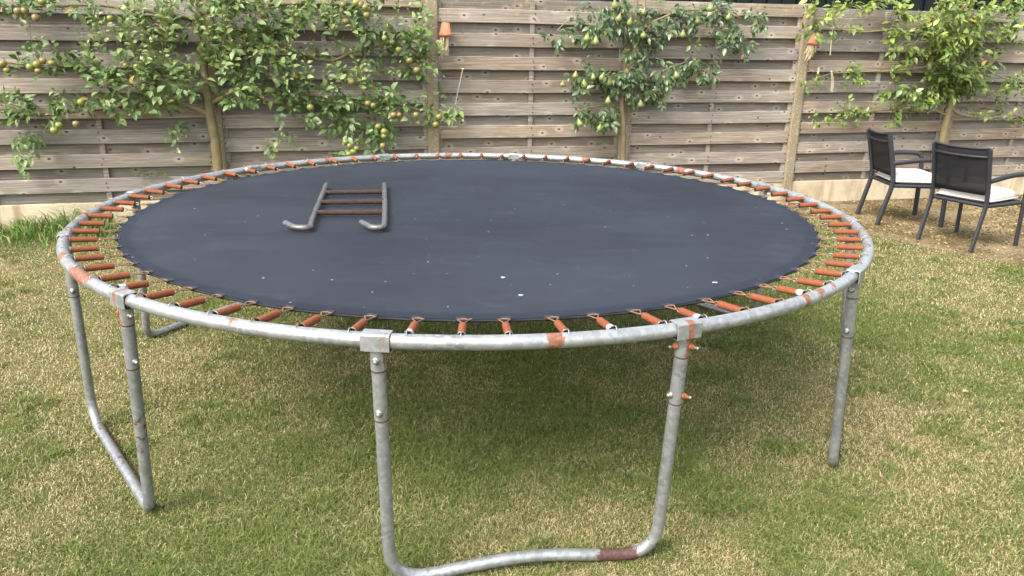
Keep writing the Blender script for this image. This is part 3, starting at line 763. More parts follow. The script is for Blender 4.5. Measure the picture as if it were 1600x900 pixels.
class Tree:
    def __init__(s, name, label, cat, base_px, bark, leafmat, cols, size, droop, off0):
        s.root = empty(name, (0, 0, 0)); b = atf(*base_px, off0); b.z = 0; s.base = b; s.root.location = b
        tag(s.root, label, cat); s.wood = bmesh.new(); s.lv = Leaves(); s.bark = bark; s.leafmat = leafmat; s.cols = cols; s.size = size; s.droop = droop; s.asp = {'apple_tree': (.44, .60), 'pear_tree': (.38, .52), 'plum_tree': (.40, .54)}[name]; s.dens = {'apple_tree': .86, 'pear_tree': 1.0, 'plum_tree': .92}[name]
    def branch(s, pts, r0, r1, sub=True):
        """pts: (px, py, off) in the picture, on planes off metres before the fence"""
        P = [atf(x, y, o)-s.base for x, y, o in pts]; s.limb(P, r0, r1)
    def limb(s, P, r0, r1):
        Q = []
        for i in range(len(P)-1):
            a = P[max(i-1, 0)]; b = P[i]; c = P[i+1]; d = P[min(i+2, len(P)-1)]
            for k in range(6):
                t = k/6; Q.append(.5*((2*b)+(c-a)*t+(2*a-5*b+4*c-d)*t*t+(3*b-a-3*c+d)*t**3))
        Q.append(P[-1]); n = len(Q)
        Q = [q+Vector((noise.noise(q*11), noise.noise(q*11+Vector((9, 0, 0))), noise.noise(q*11+Vector((0, 7, 0)))))*min(.012, r0*.6) for q in Q]
        tube(s.wood, Q, [r0+(r1-r0)*i/(n-1) for i in range(n)], 8 if r0 > .01 else 5)
    def shoot(s, p, d, L, nl, young=.0, scale=1.0, droop=None):
        """a leafy shoot starting at p (world) in direction d"""
        dr = s.droop if droop is None else droop; d = d.normalized(); pts = [p]; q = p.copy(); dd = d.copy(); n = 5
        for i in range(n):
            dd = (dd+Vector((rnd(-.15, .15), rnd(-.15, .15), rnd(-.12, .12)-.10*dr))).normalized(); q = q+dd*(L/n)
            pen = (q-FO).dot(FN)
            if pen < .06: q += FN*(.06-pen); dd = (dd+FN*.25).normalized()
            pts.append(q.copy())
        tube(s.wood, [x-s.base for x in pts], [.0028-.0016*i/n for i in range(n+1)], 4)
        ph = rnd(0, 6.28)
        for k in range(nl):
            t = (k+.6)/nl; i = min(int(t*n), n-1); c = pts[i].lerp(pts[i+1], t*n-i); ax = (pts[i+1]-pts[i]).normalized()
            o1 = ax.orthogonal().normalized(); o2 = ax.cross(o1); a = ph+k*2.4
            side = o1*math.cos(a)+o2*math.sin(a)
            if side.dot(FN) < -.35: side = side-FN*2*side.dot(FN)
            ld = (side*rnd(.7, 1.1)+ax*rnd(.25, .9)*(1.6 if t > .85 else 1)+Vector((0, 0, -.35*dr+rnd(-.3, .3)))).normalized()
            nr = (Vector((0, 0, 1))*rnd(.5, 1.1)+FN*rnd(.2, 1.0)+Vector((rnd(-.5, .5), rnd(-.5, .5), rnd(-.2, .3))))
            sz = s.size*scale*rnd(.55, 1.25)*(.6 if t > .9 else 1)
            y = min(1, max(0, young+rnd(-.25, .25)+(.35 if t > .75 else 0)))
            col = lerp3(s.cols[0], s.cols[1], rnd(0, 1)); col = lerp3(col, s.cols[2], y*.8)
            if random.random() < .005: col = (.32, .22, .05)
            pet = c+ld*.012
            s.lv.leaf(pet-s.base, ld, nr, sz, sz*rnd(*s.asp), col, rnd(.0, .55), rnd(.1, .6))
    def zone(s, cx, cy, rx, ry, n, off=(.08, .3), young=.2, up=.3, L=(.08, .2), nl=(6, 10), scale=1.0, stem=True):
        for _ in range(max(1, int(n*s.dens+.5))):
            while True:
                u, v = rnd(-1, 1), rnd(-1, 1)
                if u*u+v*v < 1: break
            o = rnd(*off); p = atf(cx+u*rx, cy+v*ry, o)
            d = FU*rnd(-1, 1)+Vector((0, 0, rnd(-.6, .8)+up))+FN*rnd(-.1, .7)
            s.shoot(p, d, rnd(*L), random.randint(*nl), young, scale)
    def finish(s, crown='crown'):
        tr = obj('trunk', s.wood, s.bark, s.root, smooth=True); cr = s.lv.build(crown, s.leafmat, s.root); return tr, cr
def apple_mesh():
    bm = bmesh.new(); r = 1.0
    prof = [(0, -.80), (.18, -.86), (.42, -.84), (.72, -.62), (.94, -.2), (1.0, .15), (.92, .52), (.68, .80), (.38, .90), (.15, .84), (.05, .74), (0, .72)]
    lathe(bm, prof, 18); tube(bm, [(0, 0, .70), (.03, 0, 1.0), (.10, 0, 1.25)], .055, 6)
    me = bpy.data.meshes.new('apple'); bm.to_mesh(me); bm.free(); me.materials.append(APPLE); return me
def pear_mesh():
    bm = bmesh.new()
    prof = [(0, -1.0), (.15, -1.04), (.45, -.98), (.78, -.72), (.95, -.3), (.93, .05), (.76, .45), (.52, .85), (.36, 1.15), (.28, 1.4), (.16, 1.52), (0, 1.53)]
    lathe(bm, prof, 18); tube(bm, [(0, 0, 1.48), (.05, 0, 1.8), (.16, 0, 2.1)], .055, 6)
    me = bpy.data.meshes.new('pear'); bm.to_mesh(me); bm.free(); me.materials.append(PEAR); return me
AME, PME = apple_mesh(), pear_mesh()
def fruits(tree, me, name, pts, r):
    for it in pts:
        x, y = it[0], it[1]; o = it[2] if len(it) > 2 else .35
        f = link(name, me, tree.root); f.location = atf(x, y, o)-tree.base; k = r*rnd(.85, 1.12); f.scale = (k, k, k*rnd(.92, 1.05))
        f.rotation_euler = (rnd(-.35, .35), rnd(-.35, .35), rnd(0, 6))

# --- apple
ap = Tree('apple_tree', 'espaliered apple tree with russet apples trained along the fence at the left', 'apple tree', (343, 300), BARK_A, LEAF_A,
          ((.038, .082, .022), (.075, .135, .036), (.23, .30, .09)), .074, .25, .16)
b0 = ap.base; ap.limb([Vector((0, 0, -.05)), atf(341, 262, .16)-b0, atf(337, 225, .16)-b0, atf(331, 190, .17)-b0, atf(326, 160, .17)-b0], .046, .038)
ap.branch([(326, 162, .17), (320, 110, .17), (314, 50, .17), (309, 0, .17), (305, -50, .17)], .034, .022)
ap.branch([(329, 182, .17), (305, 168, .18), (260, 158, .17), (190, 165, .15), (130, 172, .15), (60, 180, .14), (-20, 165, .14)], .024, .010)
ap.branch([(333, 160, .17), (355, 150, .18), (372, 142, .18), (430, 140, .17), (500, 150, .17), (600, 160, .15), (690, 180, .14)], .022, .009)
ap.branch([(317, 100, .17), (280, 108, .18), (200, 112, .16), (110, 104, .14), (40, 100, .14), (-20, 95, .14)], .020, .008)
ap.branch([(316, 85, .17), (370, 75, .18), (430, 70, .17), (490, 90, .15), (520, 94, .15), (552, 82, .15), (620, 70, .15), (680, 95, .14)], .019, .008)
ap.branch([(312, 30, .17), (250, 20, .17), (150, 8, .15), (40, 10, .14), (-30, 8, .14)], .017, .008)
ap.branch([(311, 20, .17), (380, 10, .17), (470, 5, .16), (560, 8, .15), (640, 10, .15)], .017, .008)
for a in ((210, 95, 230, 30), (190, 80, 160, 15), (260, 100, 240, 45), (375, 120, 350, 20), (410, 100, 440, 20), (565, 90, 575, 40)):
    ap.branch([(a[0], a[1]+20, .18), ((a[0]+a[2])/2+4, (a[1]+a[3])/2, .22), (a[2], a[3], .24)], .006, .003)
Z = ap.zone
Z(30, 6, 45, 16, 13, young=.1, up=0); Z(100, 8, 35, 16, 9, young=.1, up=0)
Z(55, 92, 55, 26, 13, young=.05, up=0, nl=(5, 8)); Z(100, 108, 18, 14, 4)
Z(20, 172, 30, 22, 9, young=.2); Z(70, 182, 45, 24, 14, young=.2, up=0); Z(120, 175, 20, 20, 6)
Z(45, 215, 20, 22, 7, up=-.7, young=.35); Z(33, 238, 9, 9, 2, up=-.6, young=.4)
Z(205, 140, 85, 42, 46, young=.22, off=(.08, .38)); Z(270, 140, 50, 40, 24, young=.25, off=(.08, .38)); Z(150, 110, 40, 25, 11, young=.3)
Z(215, 70, 65, 38, 17, young=.45, up=.7, nl=(5, 8)); Z(200, 25, 50, 28, 8, young=.5, up=.8, nl=(5, 8)); Z(265, 45, 45, 45, 13, young=.4, up=.6)
Z(285, 195, 14, 20, 4, up=-1.2, young=.3, scale=.9); Z(270, 215, 8, 8, 1, up=-1.2, scale=.8)
Z(320, 95, 26, 45, 13, off=(.2, .4), young=.3); Z(330, 20, 40, 40, 20, young=.3, off=(.1, .4))
Z(385, 40, 50, 50, 38, young=.3, off=(.1, .42)); Z(385, 120, 48, 48, 42, young=.25, off=(.1, .4)); Z(430, 130, 45, 45, 26, young=.2)
Z(450, 35, 40, 38, 12, young=.35); Z(505, 25, 45, 28, 17, young=.25); Z(525, 55, 35, 22, 8, young=.3); Z(480, 85, 40, 22, 6, young=.4)
Z(575, 25, 50, 25, 17, young=.12, up=0); Z(610, 60, 45, 36, 22, young=.18, up=0); Z(645, 90, 30, 28, 17, young=.25, up=0); Z(590, 85, 30, 18, 6)
Z(475, 155, 45, 28, 18, young=.12, up=0); Z(530, 165, 50, 26, 22, young=.12, up=0); Z(590, 155, 45, 26, 19, young=.2, up=0)
Z(565, 125, 32, 16, 8, young=.2)
Z(545, 195, 28, 16, 9, up=-.5, young=.25); Z(535, 238, 18, 6, 2, up=-.5); Z(595, 205, 20, 30, 13, up=-.6, young=.15); Z(590, 235, 25, 8, 4, up=-.3)
Z(655, 180, 12, 16, 5, young=.2); Z(692, 182, 18, 18, 7, young=.35); Z(707, 165, 10, 16, 2, young=.6)
Z(440, 190, 16, 22, 4, up=-1.2, young=.35, scale=.85); Z(418, 222, 6, 14, 2, up=-1.5, young=.4, scale=.75)
Z(660, 35, 15, 15, 3, young=.4); Z(652, 130, 10, 16, 3)
for x, y, n_ in ((150, 60, 3), (205, 25, 4), (215, 60, 5), (190, 85, 4), (250, 70, 4), (275, 50, 3), (235, 100, 5), (130, 95, 3), (290, 20, 3), (345, 30, 4), (360, 60, 5), (395, 30, 5), (420, 15, 4), (375, 100, 5), (420, 80, 4), (440, 110, 5), (470, 50, 3),
                 (500, 20, 3), (535, 50, 3), (480, 120, 3), (520, 130, 3), (560, 125, 3), (600, 30, 3), (640, 60, 3), (660, 85, 3), (270, 120, 4), (200, 130, 4), (340, 110, 3), (320, 60, 3), (60, 75, 2), (20, 160, 2)):
    for _ in range(n_):        # pale upright summer shoots
        p = atf(x+rnd(-22, 22), y+rnd(-8, 18), rnd(.2, .42)); ap.shoot(p, Vector((rnd(-.3, .3), rnd(-.25, .1), 1)), rnd(.13, .28), random.randint(8, 13), rnd(.6, .95), rnd(.62, .85), -.3)
fruits(ap, AME, 'apple', [(28, 18), (39, 17), (56, 28), (4, 100), (11, 110), (47, 105), (58, 101), (67, 95), (81, 99), (60, 111), (66, 3), (85, 204), (92, 196), (119, 194), (127, 160), (197, 102), (234, 110), (214, 105), (172, 29),
        (410, 75), (408, 84), (549, 129), (575, 162), (583, 165), (615, 180), (624, 180), (600, 213), (600, 206), (540, 222), (546, 228), (557, 232), (545, 241), (552, 237), (650, 180), (686, 183), (681, 195),
        (556, 5), (563, 8), (570, 12), (573, 24), (608, 41), (601, 60), (623, 78), (640, 95), (651, 110), (540, 34), (413, 23), (536, 8), (485, 168), (613, 66), (591, 198), (598, 228)], .0275)
ap.finish('foliage')

# --- pear
pe = Tree('pear_tree', 'espaliered pear tree with green pears on the fence beside the middle post', 'pear tree', (974, 300), BARK_P, LEAF_P,
          ((.028, .060, .026), (.062, .105, .044), (.19, .24, .09)), .073, 1.2, .15)
b0 = pe.base; pe.limb([Vector((0, 0, -.05)), atf(973, 255, .14)-b0, atf(973, 210, .14)-b0, atf(972, 165, .14)-b0, atf(975, 125, .15)-b0], .026, .022)
pe.branch([(975, 128, .15), (985, 104, .16), (990, 82, .17), (998, 60, .17), (1005, 30, .17), (1008, -5, .17), (1006, -40, .17)], .019, .010)
pe.branch([(976, 130, .15), (950, 122, .17), (915, 122, .17), (880, 128, .16)], .010, .004)
pe.branch([(978, 128, .15), (1010, 122, .17), (1050, 105, .18), (1085, 95, .17), (1110, 105, .16)], .011, .004)
pe.branch([(995, 65, .17), (960, 45, .18), (915, 38, .17), (890, 32, .16), (870, 48, .15)], .010, .004)
pe.branch([(1000, 45, .17), (1040, 25, .17), (1090, 15, .17), (1140, 22, .16), (1185, 40, .15)], .012, .004)
pe.branch([(973, 170, .14), (950, 165, .16), (920, 168, .17), (900, 180, .16)], .009, .004)
Z = pe.zone; kw = dict(up=-.2, L=(.06, .13), nl=(6, 10))
Z(868, 55, 12, 10, 5, **kw); Z(884, 38, 14, 10, 2, **kw); Z(918, 48, 20, 16, 9, **kw); Z(935, 25, 30, 18, 12, young=.15, **kw); Z(970, 12, 35, 18, 15, **kw)
Z(985, 40, 30, 22, 15, young=.1, **kw); Z(1010, 55, 22, 28, 14, **kw); Z(1005, 88, 20, 22, 9, **kw); Z(975, 80, 10, 10, 3, **kw); Z(1030, 45, 20, 16, 5, **kw)
Z(1050, 20, 35, 20, 16, young=.1, **kw); Z(1095, 22, 38, 24, 20, young=.1, **kw); Z(1135, 25, 30, 26, 14, **kw); Z(1150, 65, 18, 20, 9, **kw); Z(1128, 60, 10, 14, 4, **kw); Z(1180, 32, 12, 16, 6, young=.2, **kw)
Z(895, 130, 22, 15, 10, **kw); Z(935, 118, 28, 14, 12, **kw); Z(950, 125, 14, 14, 5, **kw)
Z(985, 120, 24, 22, 13, **kw); Z(1010, 135, 26, 24, 16, **kw); Z(975, 148, 14, 14, 5, **kw); Z(1030, 145, 12, 14, 4, **kw); Z(1000, 150, 18, 10, 4, **kw)
Z(1050, 110, 24, 14, 9, **kw); Z(1085, 98, 28, 14, 14, young=.15, **kw); Z(1103, 115, 14, 14, 6, **kw); Z(1083, 75, 8, 8, 2, young=.6, up=.5, L=(.05, .08), nl=(3, 5))
Z(912, 182, 18, 14, 9, **kw); Z(945, 182, 22, 18, 11, **kw); Z(955, 170, 8, 12, 3, **kw)
fruits(pe, PME, 'pear', [(961, 8), (967, 29), (984, 35), (1006, 19), (1005, 55), (931, 65), (917, 60), (879, 132), (913, 132), (927, 121), (941, 121), (952, 129), (950, 158), (1001, 163), (1057, 118), (906, 193), (937, 200), (1090, 33), (1110, 13), (1138, 27), (1067, 54), (899, 118)], .0285)
pe.finish('foliage')

# --- right hand tree
ct = Tree('plum_tree', 'bushy fruit tree with light green leaves and no fruit behind the chairs', 'fruit tree', (1468, 262), BARK_C, LEAF_C,
          ((.042, .080, .018), (.095, .155, .033), (.31, .38, .075)), .082, .9, .17)
b0 = ct.base; ct.limb([Vector((0, 0, -.05)), atf(1466, 262, .16)-b0, atf(1474, 205, .16)-b0, atf(1482, 170, .17)-b0], .042, .034)
ct.branch([(1482, 172, .17), (1490, 130, .18), (1498, 90, .19), (1502, 40, .2), (1505, -10, .2), (1506, -60, .2)], .030, .014)
ct.branch([(1480, 182, .17), (1460, 172, .19), (1440, 172, .2), (1390, 172, .18), (1340, 178, .15), (1285, 190, .14)], .013, .004)
ct.branch([(1484, 165, .17), (1500, 178, .19), (1540, 185, .19), (1580, 180, .17), (1640, 185, .17)], .013, .005)
ct.branch([(1496, 100, .18), (1470, 100, .22), (1420, 108, .22), (1360, 112, .16), (1300, 115, .14), (1262, 128, .14)], .011, .004)
ct.branch([(1500, 55, .18), (1450, 45, .22), (1400, 45, .18), (1350, 50, .16), (1310, 45, .15), (1275, 30, .15)], .011, .004)
ct.branch([(1496, 105, .18), (1540, 110, .2), (1580, 125, .2), (1640, 120, .2)], .010, .004)
ct.branch([(1310, 48, .15), (1325, 30, .16), (1345, 10, .17), (1375, 8, .17)], .005, .003)
Z = ct.zone; kw = dict(nl=(6, 10), L=(.08, .18))
Z(1478, 35, 46, 42, 66, young=.40, off=(.12, .5), **kw); Z(1530, 35, 45, 45, 40, young=.28, off=(.12, .45), **kw); Z(1450, 70, 42, 36, 28, young=.35, off=(.12, .45), **kw)
Z(1485, 85, 46, 36, 44, young=.25, off=(.12, .45), **kw); Z(1560, 55, 32, 30, 16, young=.25, **kw); Z(1415, 85, 24, 20, 9, young=.3, **kw)
Z(1480, 130, 42, 28, 38, young=.12, **kw); Z(1455, 145, 30, 22, 15, young=.1, **kw); Z(1520, 150, 24, 28, 15, young=.1, **kw); Z(1435, 162, 14, 14, 4, young=.2, **kw)
Z(1402, 140, 12, 26, 9, young=.15, **kw); Z(1401, 172, 14, 12, 6, young=.1, **kw); Z(1402, 115, 10, 12, 3, young=.6, up=.8, nl=(5, 7), L=(.08, .12))
Z(1390, 28, 14, 18, 9, young=.7, **kw); Z(1400, 60, 16, 12, 5, young=.4, **kw)
Z(1283, 28, 18, 14, 9, young=.75, **kw); Z(1272, 45, 14, 8, 5, young=.1, **kw); Z(1318, 52, 22, 8, 5, young=.25, scale=.8, **kw); Z(1345, 12, 26, 6, 6, young=.75, **kw); Z(1375, 8, 12, 6, 4, young=.75, **kw)
kw = dict(nl=(5, 8), L=(.05, .11), scale=.8)
Z(1330, 116, 16, 12, 9, young=.2, **kw); Z(1345, 128, 14, 8, 3, young=.5, **kw); Z(1270, 135, 18, 10, 6, young=.35, **kw)
Z(1285, 188, 16, 12, 6, young=.2, **kw); Z(1310, 180, 20, 16, 9, young=.12, **kw); Z(1345, 185, 20, 10, 7, young=.15, **kw); Z(1325, 165, 10, 10, 2, young=.6, **kw)
kw = dict(nl=(6, 10), L=(.06, .14))
Z(1560, 140, 28, 14, 9, young=.2, scale=.8, **kw); Z(1590, 130, 16, 18, 8, young=.2, scale=.8, **kw); Z(1575, 170, 26, 14, 8, young=.2, scale=.8, **kw); Z(1590, 190, 14, 10, 4, scale=.8, **kw); Z(1550, 105, 20, 12, 4, scale=.8, **kw)
Z(1585, 10, 22, 14, 7, young=.2, **kw)
ct.finish('foliage')

# ---------------------------------------------------------------- flower pots stuffed with straw, hanging upside down
def hang_pot(px, py, off, tilt, lab, lab2):
    p = atf(px, py, off); root = empty('terracotta_pot', p); tag(root, lab, 'flower pot', 'upturned pots on the fence')
    root.rotation_euler = (0, tilt, 0)
    bm = bmesh.new(); lathe(bm, [(0, .052), (.008, .052), (.008, .058), (.034, .058), (.050, -.030), (.057, -.032), (.058, -.055), (.050, -.056), (.046, -.03), (.030, .048), (0, .048)], 24); obj('pot_body', bm, TERRA, root)
    bm = bmesh.new(); tube(bm, [(0, 0, .05), (.002, 0, .09), (0, .02, .16)], .0018, 5); obj('hanging_wire', bm, WIRE, root)
    bm = bmesh.new()
    for k in range(32):
        a = rnd(0, 6.28); r = rnd(0.004, .040); x, y = r*math.cos(a), r*math.sin(a); Ls = rnd(.07, .22)*(1-.3*r/.04)
        tube(bm, [(x, y, -.02), (x*1.15+rnd(-.006, .006), y*1.15, -.05-Ls*.5), (x*1.3+rnd(-.02, .02), y*1.3+rnd(-.01, .01), -.05-Ls)], .0040, 5)
    o = obj('straw_bundle', bm, STRAW, loc=p); o.rotation_euler = (0, tilt, 0); tag(o, lab2, 'straw', 'straw in the pots')
hang_pot(696, 46, .12, R(3), 'upturned terracotta pot hanging beside the left concrete post', 'pale straw sticking out below the pot beside the left concrete post')
hang_pot(1273, 61, .14, R(9), 'tilted terracotta pot hanging beside the right concrete post under yellow leaves', 'pale straw sticking out below the tilted pot beside the right concrete post')

# raffia ties
def tie(pts, lab, w_=.006, n=2):
    P = [atf(x, y, o) for x, y, o in pts]; base = P[0].copy(); bm = bmesh.new()
    for q in range(n):
        j = [p-base+Vector((rnd(-.008, .008), rnd(-.004, .004), rnd(-.01, .01)))*q for p in P]; tube(bm, fillet(j, .05, 4), w_*1.5*(1-.2*q), 6, sx=.45)
    tube(bm, [Vector((-.012, 0, 0)), Vector((0, -.006, .006)), Vector((.012, 0, 0))], w_*.9, 6)
    o = obj('raffia_tie', bm, RAFFIA, loc=base); tag(o, lab, 'plant tie', 'raffia ties on the branches')
tie([(1301, 44, .18), (1299, 60, .16), (1297, 86, .14)], 'long straight raffia strip hanging right of the tilted pot', .008, 1)
tie([(1278, 112, .16), (1280, 104, .17), (1276, 122, .15)], 'short raffia knot below the tilted pot', .005)
tie([(1299, 112, .16), (1301, 126, .15), (1299, 143, .13)], 'raffia tails hanging from the thin twig below the tilted pot', .005, 3)
tie([(723, 108, .10), (714, 150, .12), (706, 198, .13)], 'long slanting raffia strand right of the left concrete post', .0045, 1)
tie([(1188, 22, .17), (1184, 40, .16), (1180, 56, .15)], 'raffia tie at the right tip of the pear branch', .006, 2)
tie([(100, 160, .2), (104, 172, .22), (106, 184, .2)], 'raffia bow on the low left apple branch', .006, 2)
tie([(611, 178, .2), (612, 205, .18), (612, 232, .16)], 'thin raffia string below the right apple branch', .0035, 1)
tie([(148, 8, .18), (147, 22, .17), (145, 32, .16)], 'pale raffia strip on the top left apple branch', .006, 1)

# ================================================================ GRASS
def vnoise(x, y, s, seed=0, octv=3):
    out = np.zeros_like(x); amp = 1; tot = 0
    for o in range(octv):
        xs, ys = x*s+seed*17.3, y*s+seed*7.7; xi, yi = np.floor(xs).astype(np.int64), np.floor(ys).astype(np.int64); fx, fy = xs-xi, ys-yi
        fx = fx*fx*(3-2*fx); fy = fy*fy*(3-2*fy)
        def h(a, b):
            n = (a*374761393+b*668265263+(seed+o)*974711) & 0xffffffff; n = ((n ^ (n >> 13))*1274126177) & 0xffffffff; return ((n ^ (n >> 16)) & 0xffff)/65535.
        v = (h(xi, yi)*(1-fx)+h(xi+1, yi)*fx)*(1-fy)+(h(xi, yi+1)*(1-fx)+h(xi+1, yi+1)*fx)*fy
        out += v*amp; tot += amp; amp *= .5; s *= 2.1
    return out/tot
DRY = [((60, 430), .6, .6), ((60, 560), .4, .4), ((1260, 680), .35, .45), ((1420, 690), .3, .45), ((1330, 620), .2, .3), ((1120, 600), .3, .25), ((1500, 440), .7, .35), ((1400, 800), .3, .2), ((980, 800), .25, .2), ((800, 790), .2, .15), ((40, 820), .25, .2), ((1300, 560), .3, .2),
       ((150, 860), .3, -.15), ((1480, 560), .5, -.3), ((400, 700), .4, -.15), ((700, 640), .5, -.2), ((1250, 520), .3, -.15), ((600, 850), .25, -.1), ((100, 372), .4, -.5), ((1540, 860), .25, -.15)]
DRYW = [(atz(*p), r, k) for p, r, k in DRY]
def dryness(x, y):
    d = .29+1.45*(vnoise(x, y, 1.1, 3, 4)-.5)+1.05*(vnoise(x, y, 5.0, 5, 3)-.5)
    for p, r, k in DRYW: d += k*np.exp(-((x-p.x)**2+(y-p.y)**2)/(2*r*r))
    edge = bed_side(x, y); d += .25*np.exp(-(edge/.12)**2)
    return np.clip(d, 0, 1)
def blades(x, y, hgt, wid, lean, cols, tipc=1.25):
    n = len(x); az = rng.uniform(0, 2*np.pi, n); face = rng.uniform(0, 2*np.pi, n)
    lx, ly = np.cos(az)*lean, np.sin(az)*lean; wx, wy = np.cos(face)*wid/2, np.sin(face)*wid/2
    z0 = np.full(n, -.002)
    V = np.zeros((n, 5, 3), dtype=np.float32)
    V[:, 0] = np.stack([x-wx, y-wy, z0], 1); V[:, 1] = np.stack([x+wx, y+wy, z0], 1)
    mx, my, mz = x+lx*hgt*.35, y+ly*hgt*.35, hgt*.6
    V[:, 2] = np.stack([mx-wx*.85, my-wy*.85, mz], 1); V[:, 3] = np.stack([mx+wx*.85, my+wy*.85, mz], 1)
    V[:, 4] = np.stack([x+lx*hgt, y+ly*hgt, hgt*(1.02-.25*lean)], 1)
    idx = np.arange(n)[:, None]*5
    Q = idx+np.array([[0, 1, 3, 2]]); T = idx+np.array([[2, 3, 4]])
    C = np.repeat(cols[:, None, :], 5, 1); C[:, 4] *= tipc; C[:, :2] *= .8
    return V.reshape(-1, 3), Q, T, C.reshape(-1, 3)
N = 2500000
u = rng.uniform(0, 1, N)
# density falls with distance; sample radius from the viewer's foot point
rad = 1.05*(9.5/1.05)**u; th = rng.uniform(R(12), R(168), N)
X, Y = rad*np.cos(th), rad*np.sin(th)
keep = (Y < fence_y(X)-.03) & (np.abs(X) < 7) & (X/np.maximum(Y, .1) < 1.15) & (X/np.maximum(Y, .1) > -1.15)
X, Y, rad = X[keep], Y[keep], rad[keep]
bs = bed_side(X, Y)+.10*(vnoise(X, Y, 6, 8)-.5)*2
k2 = (bs < 0) | ((bs < .40) & (rng.uniform(0, 1, len(X)) < .22*np.exp(-bs/.10))); X, Y, rad = X[k2], Y[k2], rad[k2]
dr = dryness(X, Y); n = len(X)
thin = rng.uniform(0, 1, n) < (1-.35*dr); X, Y, rad, dr = X[thin], Y[thin], rad[thin], dr[thin]; n = len(X)
print('blades', n)
tuft = np.clip((vnoise(X, Y, 7.0, 12, 2)-.62)*6, 0, 1); dr = dr*(1-.8*tuft)
isdry = rng.uniform(0, 1, n) < (.10+.80*dr)
g1 = np.array([.058, .088, .018]); g2 = np.array([.172, .210, .052]); s1 = np.array([.28, .218, .105]); s2 = np.array([.53, .435, .25])
a = rng.uniform(0, 1, n)[:, None]; cols = np.where(isdry[:, None], s1+(s2-s1)*a, g1+(g2-g1)*a)
cols = cols*(1-.0*dr[:, None])
hgt = rng.uniform(.009, .027, n)*(1-.25*dr)*np.where(isdry, .8, 1.0)*(1+.9*(vnoise(X, Y, 3, 9)-.5))*(1+.7*tuft); lean = rng.uniform(.25, 1.8, n)
wid = rng.uniform(.0014, .0029, n)*np.maximum(1, (rad/2.6)**.75)
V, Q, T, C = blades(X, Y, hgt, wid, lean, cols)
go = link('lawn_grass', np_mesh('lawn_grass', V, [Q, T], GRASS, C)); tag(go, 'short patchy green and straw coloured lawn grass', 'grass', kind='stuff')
# tall grass at the foot of the fence
px = rng.uniform(0, 1, 3600); s = -4.9+3.3*px
clump = vnoise(s, s*0, 2.2, 4); kk = rng.uniform(0, 1, 3600) < np.clip((clump-.30)*2.4, .06, 1); s = s[kk]; m = len(s)
off = np.abs(rng.normal(0.08, .19, m))+.035
X = FO.x+FU.x*s+FN.x*off; Y = FO.y+FU.y*s+FN.y*off
hg = rng.uniform(.08, .34, m)*np.exp(-off*2.2)*(.55+.6*np.exp(-((s+3.75)/.45)**2)); a = rng.uniform(0, 1, m)[:, None]
cl = np.array([.06, .13, .025])+(np.array([.17, .26, .06])-np.array([.06, .13, .025]))*a; dd = rng.uniform(0, 1, m) < .08; cl[dd] = (.42, .35, .18)
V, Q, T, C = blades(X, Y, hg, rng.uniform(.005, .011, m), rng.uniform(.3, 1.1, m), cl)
tag(link('tall_grass', np_mesh('tall_grass', V, [Q, T], GRASS, C)), 'tufts of uncut grass along the concrete foot of the fence at the left', 'grass', kind='stuff')
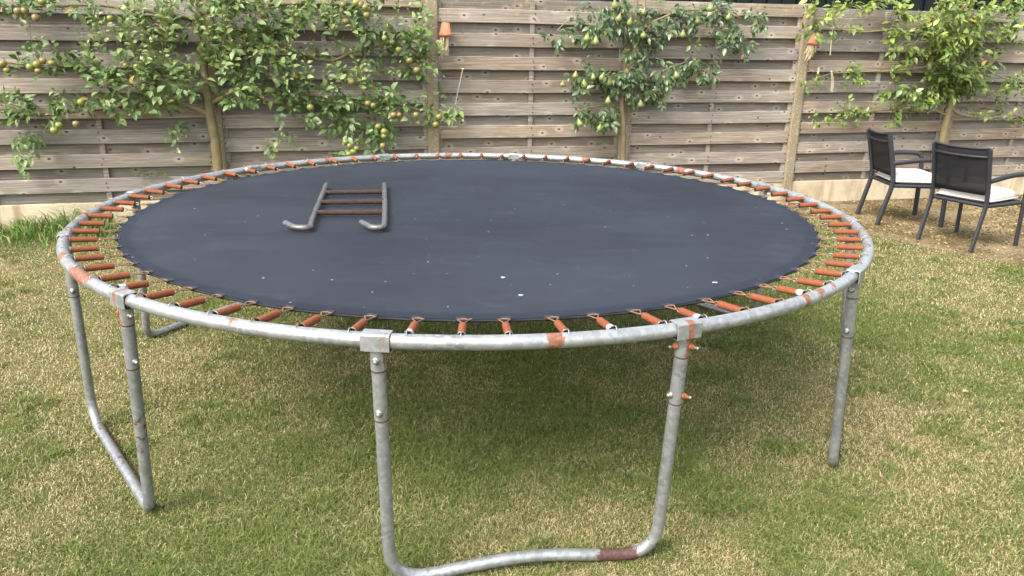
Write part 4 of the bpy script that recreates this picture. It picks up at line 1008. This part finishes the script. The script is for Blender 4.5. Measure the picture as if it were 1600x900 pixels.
# mulch crumbs on the soil
m = 42000; X = rng.uniform(1.5, 7.5, m); Y = rng.uniform(5.4, 9, m)
bs = bed_side(X, Y); k_ = (bs > .02) & (Y < fence_y(X)-.04) & (rng.uniform(0, 1, m) < np.clip(.25+1.5*(vnoise(X, Y, 1.4, 6)-.35), .05, 1)); X, Y = X[k_], Y[k_]; m = len(X)
sz = rng.uniform(.003, .012, m); az = rng.uniform(0, 6.28, m); el = rng.uniform(.3, .6, m)
cx, sx_ = np.cos(az), np.sin(az); V = np.zeros((m, 8, 3), dtype=np.float32)
for q, (i, j, k) in enumerate([(-1, -1, 0), (1, -1, 0), (1, 1, 0), (-1, 1, 0), (-.7, -.7, 1), (.8, -.6, 1), (.7, .7, 1), (-.6, .8, 1)]):
    lx, ly = i*sz*rng.uniform(.7, 1.2, m), j*sz*el; V[:, q, 0] = X+lx*cx-ly*sx_; V[:, q, 1] = Y+lx*sx_+ly*cx; V[:, q, 2] = .004+k*sz*rng.uniform(.3, .9, m)
idx = np.arange(m)[:, None]*8
Fq = [idx+np.array([f]) for f in ([4, 5, 6, 7], [0, 1, 5, 4], [1, 2, 6, 5], [2, 3, 7, 6], [3, 0, 4, 7])]
a = rng.uniform(0, 1, m)[:, None]; cl = np.array([.05, .035, .015])+(np.array([.32, .245, .12])-np.array([.05, .035, .015]))*a**2.2; dd = rng.uniform(0, 1, m) < .05; cl[dd] = (.10, .13, .04)
t = NT('mulch_crumb'); t.base(t.attr('Col', 'Color'), .95, 0, .1)
tag(link('soil_litter', np_mesh('soil_litter', V.reshape(-1, 3), Fq, t.m, np.repeat(cl, 8, 0))), 'brown bark crumbs and dry litter scattered over the soil under the chairs', 'mulch', kind='stuff')
# dry leaf on the lawn, weed on the fence
lf = Leaves(); lf.leaf(Vector((0, 0, 0)), Vector((1, .2, .1)), Vector((0, 0, 1)), .05, .022, (.50, .42, .28), .3, .6)
o = lf.build('dry_leaf', GRASS, None); o.location = atz(1503, 612, .03); tag(o, 'curled dry leaf lying on the lawn right of the trampoline', 'leaf')
wd = Leaves(); wp = atf(238, 270, .05)
for k in range(34):
    d = FU*rnd(-1, 1)+Vector((0, 0, rnd(-.1, .35)))+FN*rnd(.1, .6); wd.leaf(FU*rnd(-.10, .10)+FN*rnd(0, .02)+Vector((0, 0, rnd(-.012, .004))), d, Vector((0, 0, 1)), rnd(.03, .055), rnd(.012, .022), lerp3((.05, .11, .03), (.13, .20, .05), rnd(0, 1)), .4)
o = wd.build('weed', LEAF_A, None); o.location = wp; tag(o, 'flat leafy green weed growing out between two fence boards', 'weed')
